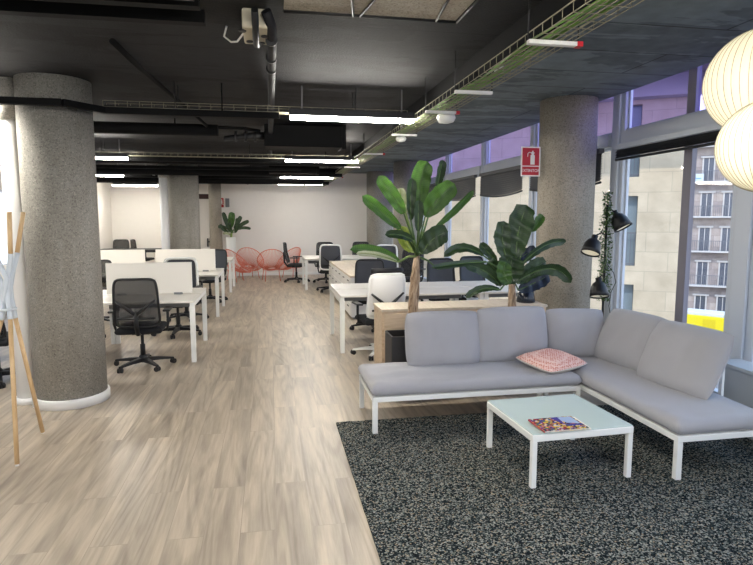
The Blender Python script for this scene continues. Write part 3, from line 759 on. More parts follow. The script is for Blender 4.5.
def leaf(parent, base, mid, tip, w, mat='leaf', twist=0.0, fold=.35, ragged=0, stem=None, blunt=.27):
    """a banana-type blade along base-mid-tip, width w metres, plus its stalk from stem"""
    P0, P1, P2 = Vector(base), Vector(mid), Vector(tip); b = B(); N = 18; K = 5
    uvl = b.loops.layers.uv.new('uv')
    def c(t): return P0*(1-t)**2+P1*2*t*(1-t)+P2*t*t
    eye = Vector((0, 0, 1.5)); rows = []
    for i in range(N+1):
        t = i/N; p = c(t); tg = (c(min(1, t+.03))-c(max(0, t-.03))).normalized()
        vw = (eye-p).normalized(); s = tg.cross(vw).normalized(); nm = s.cross(tg).normalized()
        q = Matrix.Rotation(twist, 3, tg); s = q @ s; nm = q @ nm
        pr = (max(0, min(1, t*1.02))**.45)*(max(0, 1-t)**blunt)*1.32; pr = max(.015, min(1, pr))
        row = []
        for k in range(-K, K+1):
            u = k/K; ww = w/2*pr*(1+(ragged*noise.noise(Vector((t*14, u*2, w*50))) if abs(u) > .6 else 0))
            off = nm*(-abs(u)**1.3*w/2*pr*fold*-1) + nm*(.03*w*math.sin(t*22+u*2))
            row.append((b.verts.new(p+s*u*ww*math.cos(fold*.6)+off), (u*.5+.5, t)))
        rows.append(row)
    for A, C in zip(rows, rows[1:]):
        for k in range(len(A)-1):
            qd = (A[k], A[k+1], C[k+1], C[k]); f = b.faces.new([x[0] for x in qd]); f.smooth = True
            for lp, x in zip(f.loops, qd): lp[uvl].uv = x[1]
    pts = [c(t/8) for t in range(9)]; rs = [.007*(1-.75*t/8) for t in range(9)]
    if stem is not None:
        S = Vector(stem); pts = [S, (S*.5+P0*.5)+Vector((0, 0, .02))]+pts; rs = [.012, .009]+rs
    tube(b, pts, rs, 6, mi=1)
    return obj('leaf', b, [M[mat], M['stalk'] if mat in ('leafpale', 'leafyel') else M['darkstalk']], parent)
def trunk(parent, pts, rs):
    b = B(); P = []; Rr = []
    for i in range(len(pts)-1):
        for k in range(8):
            t = k/8; P.append(Vector(pts[i]).lerp(Vector(pts[i+1]), t)); Rr.append((rs[i]*(1-t)+rs[i+1]*t)*(1.08-.16*((k*1.0 % 4)/4)))
    P.append(Vector(pts[-1])); Rr.append(rs[-1]); tube(b, P, Rr, 16)
    for v_ in b.verts: v_.co += Vector((1, 1, 0))*.006*noise.noise(v_.co*Vector((30, 30, 8)).length*.3)
    obj('trunk', b, M['trunk'], parent)

Y1 = 5.2
t1 = thing('banana_plant', 'taller banana plant with a bare brown trunk and broad fresh green leaves', 'plant', (0, 0, 0))
T = at(417, 256, Y1)
bs = at(411, 342, Y1)
trunk(t1, [(bs.x, Y1, .54), at(411, 330, Y1), at(413, 308, Y1), at(415, 280, Y1), T], [.058, .052, .046, .045, .028])
L1 = [  # base, mid, tip (pixel), depth offsets base/mid/tip, width px, material, twist, stem
 ((421, 214), (417, 180), (427, 161), (0, .05, .0), 18, 'leaf', 0, .30),
 ((404, 214), (396, 200), (378, 176), (-.05, -.1, -.1), 13, 'leaf', .2, .3),
 ((401, 229), (384, 214), (362, 196), (-.1, -.2, -.25), 11, 'leaf', .3, .4),
 ((425, 217), (434, 200), (455, 184), (-.1, -.15, -.2), 19, 'leaf', 0, .25),
 ((435, 227), (450, 215), (474, 190), (.1, .15, .2), 8, 'leaf', .5, .5),
 ((422, 254), (430, 236), (448, 232), (-.15, -.2, -.2), 19, 'leafdark', 0, .25),
 ((436, 192), (440, 172), (443, 160), (.15, .2, .2), 9, 'leafdark', .4, .5),
 ((411, 221), (409, 200), (412, 178), (-.05, 0, 0), 10, 'leafdark', .4, .5),
 ((406, 214), (402, 200), (399, 188), (.1, .1, .1), 10, 'leafpale', .1, .3),
 ((412, 252), (403, 240), (401, 226), (.1, .15, .15), 13, 'leafyel', .1, .3),
 ((414, 241), (401, 232), (385, 235), (-.2, -.25, -.3), 8, 'leafdark', .2, .5),
 ((400, 262), (378, 247), (350, 250), (-.25, -.45, -.6), 9, 'leaf', .3, .4),
 ((438, 269), (460, 261), (485, 263), (.1, .2, .3), 7, 'leafdark', .4, .4),
 ((418, 232), (418, 216), (419, 200), (-.12, -.12, -.1), 9, 'leafdark', .2, .5),
 ((398, 262), (376, 252), (356, 254), (-.3, -.55, -.72), 5, 'leafpale', .3, .4),
]
for (a, m_, c, dy, w, mt, tw, fo) in L1:
    leaf(t1, at(*a, Y1+dy[0]), at(*m_, Y1+dy[1]), at(*c, Y1+dy[2]), w*1.28/104, mt, tw, fo, .12, T)
t2 = thing('banana_plant', 'smaller banana plant with dark ragged leaves beside the concrete pillar', 'plant', (0, 0, 0))
Tb = at(512, 280, Y1)
bs = at(511, 318, Y1)
trunk(t2, [(bs.x, Y1, .54), at(512, 312, Y1), Tb], [.045, .042, .03])
L2 = [
 ((516, 259), (516, 230), (527, 205), (0, 0, 0), 23, 'leafdark', 0, .2),
 ((508, 262), (499, 240), (504, 221), (-.1, -.1, -.1), 15, 'leafdark', .2, .3),
 ((497, 262), (487, 252), (480, 243), (0, 0, 0), 9, 'leafdark', .3, .4),
 ((484, 256), (462, 240), (444, 257), (0, -.05, -.1), 9, 'leafdark', .3, .5),
 ((488, 262), (462, 262), (431, 268), (-.2, -.3, -.45), 5, 'leafdark', .4, .4),
 ((500, 286), (486, 266), (464, 265), (-.1, -.15, -.2), 11, 'leafdark', .2, .3),
 ((500, 290), (482, 284), (466, 298), (-.2, -.2, -.2), 7, 'leafdark', .3, .5),
 ((514, 263), (524, 254), (536, 249), (.05, .1, .15), 11, 'leafnavy', .1, .3),
 ((520, 266), (545, 238), (566, 242), (0, 0, .1), 8, 'leafdark', .3, .4),
 ((518, 281), (556, 255), (571, 283), (0, -.05, -.1), 12, 'leafdark', .2, .4),
 ((518, 290), (532, 285), (549, 275), (.1, .12, .15), 15, 'leafnavy', .1, .3),
 ((506, 285), (500, 272), (487, 262), (-.05, -.05, -.05), 15, 'leafdark', .1, .2),
 ((531, 232), (538, 222), (543, 215), (.15, .18, .2), 9, 'leaf', .1, .3),
 ((514, 284), (508, 270), (513, 256), (-.12, -.12, -.12), 24, 'leafdark', .05, .2),
 ((518, 284), (530, 268), (546, 262), (0, .02, .05), 16, 'leafdark', .1, .2),
 ((510, 284), (500, 274), (506, 262), (-.2, -.2, -.2), 14, 'leaf', .2, .2),
]
for (a, m_, c, dy, w, mt, tw, fo) in L2:
    leaf(t2, at(*a, Y1+dy[0]), at(*m_, Y1+dy[1]), at(*c, Y1+dy[2]), w*1.28/102, mt, tw, fo, .22, Tb)
# far plant in a tall white vase
Y3 = 16.5
vp = at(231, 240, Y3)
t = thing('floor_vase', 'tall white cylindrical vase standing by the back wall', 'vase', (vp.x, Y3, 0))
b = B(); lathe(b, [(.13, 0), (.135, .02), (.13, 1.15), (.115, 1.15), (.115, 1.05), (.0001, 1.05)], 28, cap=False); obj('vase_body', b, M['pot_white'], t)
b = B(); lathe(b, [(.114, 1.04), (.114, 1.07)], 20); obj('soil', b, M['soil'], t)
t3 = thing('leafy_plant', 'leafy green plant in the tall white vase by the back wall', 'plant', (0, 0, 0))
S3 = (vp.x, Y3, 1.07); T3 = at(231.5, 233, Y3)
b = B(); tube(b, [S3, T3], .03, 8); obj('stem', b, M['stalk'], t3)
for (a, m_, c, w, mt) in (((230, 231), (226, 222), (223, 212), 5, 'leafdark'), ((231, 228), (231, 220), (232, 212), 7.5, 'leaf'), ((234, 229), (238, 222), (241, 216), 5, 'leafdark'), ((235, 229), (243, 223), (249, 221), 4.5, 'leafdark'),
                          ((228, 229), (222, 226), (218, 227), 4, 'leafdark'), ((236, 230), (243, 226), (251, 229), 3.5, 'leafdark'), ((229, 232), (223, 231), (220, 224), 4, 'leafdark'), ((232, 232), (227, 227), (228, 219), 6, 'leafdark'),
                          ((230, 235), (226, 232), (223, 234), 3, 'leafpale'), ((235, 233), (238, 226), (237, 218), 5, 'leafdark')):
    leaf(t3, at(*a, Y3+.05), at(*m_, Y3-.1), at(*c, Y3-.05), w*1.0/33, mt, .1, .3, 0, T3)

# ------------------------------------------------------------------ three-headed floor lamp
LY = 5.55; px0 = at(604, 320, LY).x
t = thing('floor_lamp', 'black floor lamp with three bell shades behind the sofa corner', 'lamp', (px0-.02, LY, 0))
b = B(); lathe(b, [(.14, 0), (.14, .02), (.03, .035)], 32); obj('base', b, M['blackmetal'], t)
b = B(); tube(b, [(0, 0, .03), (0, 0, 1.82)], .013, 12); obj('pole', b, M['blackmetal'], t)
def shade(px, py, tilt, az):
    c = at(px, py, LY-.05)-Vector((px0-.02, LY, 0))
    dirv = Vector((math.cos(az)*math.sin(tilt), math.sin(az)*math.sin(tilt), -math.cos(tilt)))
    mt = Matrix.Translation(c) @ Vector((0, 0, -1)).rotation_difference(dirv).to_matrix().to_4x4()
    b = B(); lathe(b, [(.018, .135), (.033, .13), (.03, .105), (.034, .09), (.062, .07), (.082, .03), (.092, -.03), (.098, -.075), (.093, -.075), (.087, -.03), (.076, .025), (.03, .06)], 32, mt, cap=False)
    o = obj('lamp_shade', b, M['blackmetal'], t)
    b = B(); lathe(b, [(.088, -.06), (.086, -.03), (.073, .022), (.03, .055)], 32, mt, cap=False); obj('inner_reflector', b, M['pot_white'], o)
    b = B(); lathe(b, [(.001, -.02), (.028, -.005), (.03, .02), (.015, .05)], 16, mt); obj('bulb', b, M['bulb'], o)
    top = mt @ Vector((0, 0, .13)); b = B(); tube(b, [top, (top+Vector((0, 0, top.z)))*.5*Vector((1, 1, 1)).normalized().length if False else (top.x*.4, top.y*.4, top.z+.03), (0, 0, top.z+.0)], .008, 8); obj('arm', b, M['blackmetal'], t)
shade(620, 222, .55, -.9); shade(592, 247, .45, -2.6); shade(599, 290, .35, -1.9)
b = B(); tube(b, [(.012, -.02, 1.2), (.09, -.03, 1.1), (.12, -.03, 1.0), (.07, -.03, .9), (.05, -.03, .75), (.08, -.03, .62), (.05, -.03, .5), (.02, -.02, .3)], .004, 6); obj('cable', b, M['black'], t)
t = thing('trailing_plant', 'thin trailing green vine wound round the black lamp pole', 'plant', (px0-.02, LY, 0))
b = B(); rnd = random.Random(3); pts = [(.022*math.cos(z*14), .022*math.sin(z*14), z) for z in [.95+i*.03 for i in range(33)]]
tube(b, pts, .003, 5); obj('vine_stem', b, M['stalk'], t)
b = B()
for i in range(1100):
    z = rnd.uniform(.8, 1.95); r_ = rnd.uniform(.02, .075 if z < 1.75 else .05); a_ = rnd.uniform(0, 2*PI); p0 = Vector((r_*math.cos(a_), r_*math.sin(a_), z))
    s = rnd.uniform(.010, .020); d1 = Vector((rnd.gauss(0, 1), rnd.gauss(0, 1), rnd.gauss(0, 1))).normalized(); d2 = d1.orthogonal().normalized()
    vs = [b.verts.new(p0+d1*s), b.verts.new(p0+d2*s*.5), b.verts.new(p0-d1*s), b.verts.new(p0-d2*s*.5)]; b.faces.new(vs)
f = obj('foliage', b, M['leaf'], t, solid=.001); f['kind'] = 'stuff'

# ------------------------------------------------------------------ hanging lanterns
def lantern(loc, r, lab, top):
    t = thing('paper_lantern', lab, 'pendant lamp', loc, 0, 'round lit lanterns hanging on the right')
    n = 44; seg = n*4; b = B(); rings = []
    for i in range(1, 24):
        th = PI*i/24; ring = []
        for k in range(seg):
            a_ = 2*PI*k/seg; rr = r*(1-.012*abs(math.sin(n*a_/2+PI/2))*math.sin(th)); ring.append(b.verts.new((rr*math.sin(th)*math.cos(a_), rr*math.sin(th)*math.sin(a_), rr*.96*math.cos(th))))
        rings.append(ring)
    for A, C in zip(rings, rings[1:]):
        for k in range(seg): b.faces.new((A[k], A[(k+1) % seg], C[(k+1) % seg], C[k])).smooth = True
    b.faces.new(rings[0][::-1]); b.faces.new(rings[-1]); obj('lantern_skin', b, M['lantern'], t)
    b = B()
    for q in range(n):
        a_ = 2*PI*q/n; tube(b, [(r*1.001*math.sin(PI*i/20)*math.cos(a_), r*1.001*math.sin(PI*i/20)*math.sin(a_), r*.962*math.cos(PI*i/20)) for i in range(1, 20)], .0011, 4)
    obj('rib_wires', b, M['rib'], t)
    b = B(); lathe(b, [(r*.14, r*.95), (r*.14, r*1.0), (r*.02, r*1.03)], 20); obj('cap', b, M['pot_white'], t)
    b = B(); tube(b, [(0, 0, r), (0, 0, top-loc[2])], .003, 6); obj('cord', b, M['white'], t)
lantern((2.495, 2.62, 2.37), .278, 'larger lit round ribbed lantern, the upper one of the two', ZR)
lantern((2.07, 2.12, 1.98), .203, 'smaller lit round ribbed lantern hanging lower and nearer', ZR)

# ------------------------------------------------------------------ coat stand
t = thing('coat_stand', 'beech and pale grey crossed-stick coat stand at the left edge', 'coat stand', (0, 0, 0))
sticks = [  # foot, lower joint, bend, upper joint, top
 ((-1.73, 4.14, 0), (-1.79, 4.34, 1.0), (-1.80, 4.36, 1.20), (-1.755, 4.33, 1.42), (-1.725, 4.28, 1.72)),
 ((-1.79, 4.76, 0), (-1.785, 4.40, 1.0), (-1.80, 4.40, 1.20), (-1.745, 4.40, 1.42), (-1.70, 4.44, 1.72)),
 ((-2.22, 4.50, 0), (-1.85, 4.37, 1.0), (-1.79, 4.33, 1.27), (-1.86, 4.30, 1.50), (-1.98, 4.26, 1.72)),
 ((-2.05, 4.12, 0), (-1.84, 4.32, 1.0), (-1.84, 4.38, 1.22), (-1.95, 4.44, 1.45), (-2.06, 4.52, 1.72)),
]
for a, j1, jm, j2, c in sticks:
    a, j1, jm, j2, c = map(Vector, (a, j1, jm, j2, c)); b = B(); tube(b, [a+Vector((0, 0, .012)), j1], .015, 12); st = obj('stick', b, M['beech'], t)
    b = B(); tube(b, [j2, c], .015, 12); obj('upper_stick', b, M['beech'], st)
    b = B(); tube(b, [j1-(j1-a).normalized()*.02, j1, j1.lerp(jm, .6)+Vector((-.004, 0, 0)), jm, jm.lerp(j2, .4)+Vector((-.004, 0, 0)), j2, j2+(c-j2).normalized()*.02], .017, 12); obj('grey_joint', b, M['lightgrey'], st)
    b = B(); tube(b, [a, a+Vector((0, 0, .014))], .012, 10); obj('foot_cap', b, M['white'], st)
b = B(); tube(b, [(-1.81+.05*math.cos(2*PI*k/24), 4.36+.06*math.sin(2*PI*k/24), 1.05) for k in range(24)], .008, 8, closed=True); obj('centre_ring', b, M['lightgrey'], t)

# ------------------------------------------------------------------ desks
def desk(loc, L, lab, group, top='whitedesk', screen=True, depth=1.3):
    t = thing('bench_desk', lab, 'desk', loc, 0, group); H_ = depth/2
    for s in (-1, 1):
        b = B(); y0, y1 = (-H_, -.02) if s < 0 else (.02, H_)
        bx(b, .003, L-.003, y0, y1, .705, .73); obj('desktop', b, M[top], t, bevel=.003)
    b = B()
    for x in (.03, L-.03): bx(b, x-.025, x+.025, -H_+.02, H_-.02, .66, .705)
    bx(b, .05, L-.05, -.35, -.31, .665, .70); bx(b, .05, L-.05, .31, .35, .665, .70); obj('under_frame', b, M['whitemetal'], t)
    for x in (.03, L-.03):
        for y in (-H_+.045, H_-.045):
            b = B(); yi = y*.995
            vs0 = [(x-.025, y-.025), (x+.025, y-.025), (x+.025, y+.025), (x-.025, y+.025)]
            lo = [b.verts.new((px, py, 0)) for px, py in vs0]; hi = [b.verts.new((x+(px-x)*1.2, py, .66)) for px, py in vs0]
            b.faces.new(lo[::-1]); b.faces.new(hi)
            for k in range(4): b.faces.new((lo[k], lo[(k+1) % 4], hi[(k+1) % 4], hi[k]))
            obj('leg', b, M['whitemetal'], t)
    b = B(); bx(b, .12, L-.12, -.1, .1, .58, .60); bx(b, .12, L-.12, -.1, -.09, .6, .655); bx(b, .12, L-.12, .09, .1, .6, .655); obj('cable_trough', b, M['greyplastic'], t)
    if screen:
        b = B(); bx(b, .08, L-.1, -.012, .012, .745, 1.13); s_ = obj('divider_screen', b, M['whitedesk'], t, bevel=.003)
        b = B()
        for x in (.25, L-.27): bx(b, x-.05, x+.05, -.03, .03, .73, .755)
        obj('clamp', b, M['greyplastic'], s_)
rows = {0: 'front', 1: 'middle', 2: 'rear'}
names = {(0, 0): 'white bench desk with divider at the walkway end of the front row', (0, 1): 'white bench desk with divider directly behind the rough concrete pillar', (0, 2): 'white bench desk with divider left of the rough concrete pillar',
         (1, 0): 'white bench desk with divider at the walkway end of the middle row', (1, 1): 'white bench desk with divider second from the walkway in the middle row', (1, 2): 'white bench desk with divider third from the walkway in the middle row',
         (2, 0): 'white bench desk without divider at the walkway end of the rear row', (2, 1): 'white bench desk in the rear row beside the middle pillar'}
for r_, yc_ in ((0, 7.5), (1, 10.65), (2, 13.95)):
    for k in range(3 if r_ < 2 else 1):
        desk((-.88-1.19*(k+1), yc_, 0), 1.19, names[(r_, k)], 'white bench desks left of the walkway', screen=(r_ < 2))
desk((.83, 7.63, 0), 1.87, 'white-topped bench desk between the walkway and windows, behind the oak cabinet', None, 'whitedesk', False)
desk((2.71, 7.63, 0), .95, 'white-topped bench desk by the windows behind the black pot', None, 'whitedesk', False)
desk((.78, 14.1, 0), 1.5, 'pale bench desk farthest down the window side, at the walkway', None, 'whitedesk', False)
desk((2.29, 14.1, 0), .6, 'pale bench desk farthest down the window side, near the far pillar', None, 'whitedesk', False)
# cabinet island on the window side
for k, lab in enumerate(('white storage cabinet with wooden top, nearest of the island', 'white storage cabinet with wooden top, middle of the island', 'white storage cabinet with wooden top, farthest of the island')):
    t = thing('storage_cabinet', lab, 'cabinet', (1.30, 9.35+1.2*k, 0), 0, 'white cabinets in a row with wooden tops')
    b = B(); bx(b, .0, .78, 0, 1.19, .04, .70); obj('carcass', b, M['white'], t)
    b = B(); bx(b, -.02, .8, 0, 1.195, .70, .73); obj('worktop', b, M['oaktop'], t)
    b = B(); bx(b, .04, .74, .04, 1.15, 0, .04); obj('plinth', b, M['greyplastic'], t)
    for q in range(2):
        for h_ in range(3):
            b = B(); bx(b, -.016, 0, .02+q*.585, .02+q*.585+.565, .06+h_*.215, .06+h_*.215+.205); d = obj('drawer', b, M['white'], t)
            b = B(); bx(b, -.026, -.016, .22+q*.585, .38+q*.585, .19+h_*.215, .205+h_*.215); obj('handle', b, M['black'], d)
# far black table
t = thing('long_table', 'long black meeting table far left near the white back wall', 'table', (-3.85, 17.4, 0))
b = B(); bx(b, -.9, .9, -.4, .4, .72, .80); obj('tabletop', b, M['black'], t)
for x in (-.8, .8):
    for y in (-.33, .33): b = B(); bx(b, x-.03, x+.03, y-.03, y+.03, 0, .72); obj('leg', b, M['black'], t)

# ------------------------------------------------------------------ office chairs
def caster_bm(a_, r_=.325):
    b = B(); c = Vector((r_*math.cos(a_), r_*math.sin(a_), .028)); tdir = Vector((-math.sin(a_+.5), math.cos(a_+.5), 0))
    for s in (-1, 1): tube(b, [c+tdir*(s*.006), c+tdir*(s*.026)], .028, 14)
    tube(b, [c, c+Vector((0, 0, .045))], .009, 8); return b
def office_chair(kind, lab, group):
    fm = {'black': 'black', 'whiteframe': 'whitemetal', 'shell': 'whitemetal', 'grey': 'black'}[kind]
    basem = 'whitemetal' if kind == 'shell' else 'black'
    t = thing('office_chair', lab, 'office chair', (0, 0, 0), 0, group)
    b = B()
    for k in range(5):
        a_ = 2*PI*k/5+.3; u = Vector((math.cos(a_), math.sin(a_), 0)); s = Vector((-u.y, u.x, 0))
        pts = [(u*.02, .03, .085, .05), (u*.17, .024, .08, .035), (u*.335, .015, .062, .02)]
        rings = [[b.verts.new(p+s*w_*sx+Vector((0, 0, z_+h_*sz/2))) for sx, sz in ((-1, -1), (1, -1), (1, 1), (-1, 1))] for p, w_, z_, h_ in pts]
        for A, C in zip(rings, rings[1:]):
            for q in range(4): b.faces.new((A[q], A[(q+1) % 4], C[(q+1) % 4], C[q]))
        b.faces.new(rings[0][::-1]); b.faces.new(rings[-1])
    lathe(b, [(.045, .055), (.045, .12), (.03, .14)], 20); obj('star_base', b, M[basem], t, bevel=.004)
    for k in range(5): obj('caster', caster_bm(2*PI*k/5+.3), M['black'], t)
    b = B(); lathe(b, [(.028, .13), (.028, .26), (.018, .262), (.018, .38), (.05, .385), (.05, .40)], 16); bx(b, -.09, .09, -.1, .12, .385, .41); obj('gas_lift', b, M['black'], t)
    b = B(); pad(b, -.245, .245, -.22, .25, .405, .48, r=.045, crown=.01); obj('seat', b, M['fabricblack'], t, smooth=True)
    # back: rounded rectangle following a curved plane
    def bp(u, v):       # u -1..1 across, v 0..1 up
        wd = .235-.02*v; return Vector((u*wd, -.235-.05*math.sin(v*2.4)*1-.06*v+.045*u*u, .50+.53*v))
    out = []
    for k in range(48):
        a_ = 2*PI*k/48; cu, su = math.cos(a_), math.sin(a_); q = .28
        u = math.copysign(abs(cu)**q, cu); v = math.copysign(abs(su)**q, su); out.append(bp(u, v*.5+.5))
    b = B(); tube(b, out, .014 if kind != 'whiteframe' else .019, 8, closed=True); fr = obj('back_frame', b, M[fm], t)
    b = B(); NU, NV = 10, 12; g = [[b.verts.new(bp(-.97+1.94*i/NU, .02+.96*j/NV)) for j in range(NV+1)] for i in range(NU+1)]
    for i in range(NU):
        for j in range(NV): b.faces.new((g[i][j], g[i+1][j], g[i+1][j+1], g[i][j+1])).smooth = True
    mm = {'black': 'chairmesh', 'whiteframe': 'greymesh', 'shell': 'white', 'grey': 'greymesh'}[kind]
    obj('back_mesh' if kind != 'shell' else 'back_shell', b, M[mm], fr, solid=.006 if kind != 'shell' else .02)
    if kind == 'shell':
        b = B(); tube(b, [bp(-.9+1.8*i/10, 1.07)+Vector((0, .02, 0)) for i in range(11)], .03, 8); obj('black_top_band', b, M['black'], fr)
    b = B(); tube(b, [(0, -.05, .40), (0, -.24, .42), (0, -.31, .52), (0, -.315, .66)], .024, 10)
    for s in (-1, 1): tube(b, [(0, -.315, .64), (s*.1, -.315, .72), (s*.2, -.30, .80)], [.022, .017, .012], 8)
    tube(b, [(-.19, -.29, .60), (0, -.32, .60), (.19, -.29, .60)], .012, 8)
    obj('back_support', b, M['black'], t)
    for s in (-1, 1):
        b = B(); tube(b, [(s*.16, 0, .40), (s*.27, 0, .42), (s*.285, -.02, .50), (s*.285, -.02, .64)], .016, 8)
        a_ = obj('armrest', b, M['black'], t); b = B(); bx(b, s*.285-.04, s*.285+.04, -.13, .12, .64, .665); obj('arm_pad', b, M['black'], a_, bevel=.01)
    return t
CH = {}
def place(kind, x, y, deg, lab, group=None):
    rz = math.radians(deg)
    if kind not in CH:
        CH[kind] = office_chair(kind, lab, group); o = CH[kind]; o.location = (x, y, 0); o.rotation_euler = (0, 0, rz)
    else: o = dup(CH[kind], (x, y, 0), rz, lab, group)
    if kind == 'whiteframe' and x < 0: o.scale = (1.05, 1.05, 1.05)
    if not group and 'group' in o: del o['group']
    return o
GC = 'black mesh office chairs at the left desks'
place('black', -1.45, 6.78, 2, 'black mesh office chair with its back to the viewer beside the rough pillar', GC)
place('black', -2.80, 6.42, -8, 'black office chair partly cut off at the left edge beyond the coat stand', GC)
place('whiteframe', -1.34, 8.62, 176, 'white-framed office chair behind the front row divider at the walkway end', 'white-framed office chairs')
place('whiteframe', -2.66, 8.6, 184, 'white-framed office chair behind the front row divider, beside the rough pillar edge', 'white-framed office chairs')
place('grey', -1.22, 11.95, 150, 'charcoal high-backed office chair behind the middle row divider', GC)
place('black', -2.75, 9.75, 20, 'black mesh office chair facing the middle row of desks', GC)
place('black', -1.4, 9.9, -15, 'black mesh office chair tucked under the middle row at the walkway end', GC)
place('black', -4.42, 18.1, 178, 'black office chair beyond the long black table, leftmost of its pair', 'black chairs at the long black table')
place('black', -3.78, 18.35, -95, 'black office chair seen side-on beyond the long black table', 'black chairs at the long black table')
place('black', -4.1, 8.6, 185, 'black office chair behind the front row desk at the far left edge', GC)
GR = 'office chairs on the window side'
place('shell', 1.30, 6.86, 8, 'white shell office chair behind the oak cabinet end', GR)
place('grey', 1.50, 8.55, 176, 'charcoal mesh office chair behind the white shell chair, beyond its desk', GR)
place('grey', 2.68, 8.55, 182, 'charcoal mesh office chair between the two banana plants, beyond the desk', GR)
place('grey', 3.38, 8.95, 190, 'dark office chair half hidden by the smaller banana plant', GR)
place('whiteframe', 2.5, 12.2, 175, 'white-framed mesh office chair right of the wooden-topped cabinets', GR)
place('black', 2.75, 11.3, 150, 'black office chair turned beside the far pillar', GR)
place('whiteframe', 1.36, 13.15, -8, 'white-framed office chair in front of the farthest window side desk', GR)
place('black', 1.42, 15.1, 178, 'black office chair behind the farthest window side desk', GR)
place('black', 2.4, 15.15, 178, 'black office chair behind the farthest desk near the far pillar', GR)
place('black', .66, 15.3, -100, 'black office chair side-on at the walkway end of the farthest desk', GR)

# ------------------------------------------------------------------ coral lounge chairs
def lounge(lab, group):
    t = thing('lounge_chair', lab, 'lounge chair', (0, 0, 0), 0, group)
    n = 54
    def top(a_): # big oval ring, reclined
        x = .37*math.cos(a_); s = math.sin(a_); y = .16-.36*s*.9; z = .55+.30*s
        return Vector((x, y, z))
    def low(a_):
        return Vector((.10*math.cos(a_), -.02-.10*math.sin(a_), .33+.03*math.sin(a_)))
    b = B(); tube(b, [top(2*PI*k/n) for k in range(n)], .011, 8, closed=True); obj('rim', b, M['coral'], t)
    b = B(); tube(b, [low(2*PI*k/24) for k in range(24)], .008, 6, closed=True); obj('hub_ring', b, M['coral'], t)
    b = B()
    for k in range(n):
        a_ = 2*PI*k/n; p0, p1 = top(a_), low(a_); tube(b, [p0, (p0+p1)/2+Vector((0, -.02, -.04)), p1], .006, 5)
    obj('cords', b, M['coral'], t)
    b = B(); tube(b, [(.24*math.cos(2*PI*k/24), .22*math.sin(2*PI*k/24), .30) for k in range(24)], .009, 6, closed=True); obj('base_ring', b, M['coral'], t)
    for x, y in ((-.24, .20), (.24, .20), (-.2, -.26), (.2, -.26)):
        b = B(); tube(b, [(x*.85, y*.75, .30), (x, y, 0)], .009, 8); obj('leg', b, M['coral'], t)
    for s in (-1, 1): b = B(); tube(b, [(s*.2, .1, .3), top(PI/2-s*1.6)], .009, 8); obj('strut', b, M['coral'], t)
    return t
GL = 'coral cord lounge chairs by the back wall'
l0 = lounge('coral cord lounge chair left of the middle one, by the vase', GL); l0.location = (-.62, 16.45, 0); l0.rotation_euler = (0, 0, math.radians(200))
dup(l0, (.02, 15.75, 0), math.radians(5), 'coral cord lounge chair nearest of the group, seen from behind', GL)
dup(l0, (.62, 16.4, 0), math.radians(125), 'coral cord lounge chair on the right of the group near the farthest desk', GL)
dup(l0, (-1.0, 15.7, 0), math.radians(250), 'coral cord lounge chair mostly hidden behind the rear white desk', GL)

# ------------------------------------------------------------------ outside
GZ = -8.8
b = B(); bx(b, -60, 160, -60, 160, GZ-.2, GZ); struct('street', b, M['asphalt'])
def facing_frame(px, dist, off=0):
    """matrix of a building whose front is square to the sight line through px; local x along front, local -y to viewer"""
    d = ray(px, VY); d.z = 0; d.normalize(); d2 = Matrix.Rotation(off, 3, 'Z') @ d
    x = Vector((d2.y, -d2.x, 0)); m_ = Matrix((x, d2, Vector((0, 0, 1)))).transposed().to_4x4(); m_.translation = d*dist; return m_
def uvbox(b):
    uvl = b.loops.layers.uv.verify()
    for f in b.faces:
        f.normal_update(); n_ = f.normal
        for lp in f.loops:
            c = lp.vert.co; lp[uvl].uv = (c.x+c.y*(abs(n_.x) > .5), c.z) if abs(n_.z) < .5 else (c.x, c.y)
# near stone building
MT = facing_frame(560, 20.0, math.radians(-4)); INV = MT.inverted()
def on_front(px, py):
    o_ = INV @ Vector((0, 0, EYE)); d_ = INV.to_3x3() @ ray(px, py); k_ = -o_.y/d_.y; return o_+d_*k_
t = thing('stone_building', 'pale beige stone office building directly across the street', 'building'); t.matrix_world = MT
x1 = on_front(684, 250).x
b = B()
wx = (on_front(619, 230).x, on_front(636.5, 230).x)
zt0, zb0 = on_front(628, 196).z, on_front(628, 266).z; PT = on_front(628, 177).z-zb0
bx(b, -16, wx[0], 0, 8, GZ, 5.9); bx(b, wx[1], x1, 0, 8, GZ, 5.9)
bx(b, wx[0], wx[1], .4, 8, GZ, 5.9)
bx(b, wx[0], wx[1], 0, .4, GZ, zb0-PT*2)
for q in (-2, -1, 0, 1): bx(b, wx[0], wx[1], 0, .4, zt0+q*PT, zb0+(q+1)*PT if q < 1 else 5.9)
uvbox(b); obj('wall', b, M['stone'], t)
for z0, z1 in ((zb0-2*PT, zt0-2*PT), (zb0-PT, zt0-PT), (zb0, zt0), (zb0+PT, zt0+PT)):
    b = B(); bx(b, wx[0], wx[1], .25, .32, z0, z1); w = obj('window', b, M['blueglass'], t)
    b = B(); 
    for q in range(6): bx(b, wx[0]+.05+q*.1, wx[0]+.065+q*.1, .05, .065, z0, z0+1.05)
    bx(b, wx[0], wx[1], .04, .075, z0+1.03, z0+1.07); bx(b, wx[0], wx[1], .04, .075, z0+.05, z0+.08); obj('railing', b, M['iron'], w)
b = B(); bx(b, -16, x1+.7, -2.2, 1, 5.9, 6.3); bx(b, -16, x1+.2, -.5, 1, 5.3, 5.9); 
for q in range(8): bx(b, -15+q*2.7, -14.6+q*2.7, -2.0, 0, 5.45, 5.9)
obj('canopy', b, M['concout'], t)
b = B(); bx(b, -16, x1-.4, .5, 8, 6.3, 10.5); uvbox(b); obj('upper_storey', b, M['concout'], t)
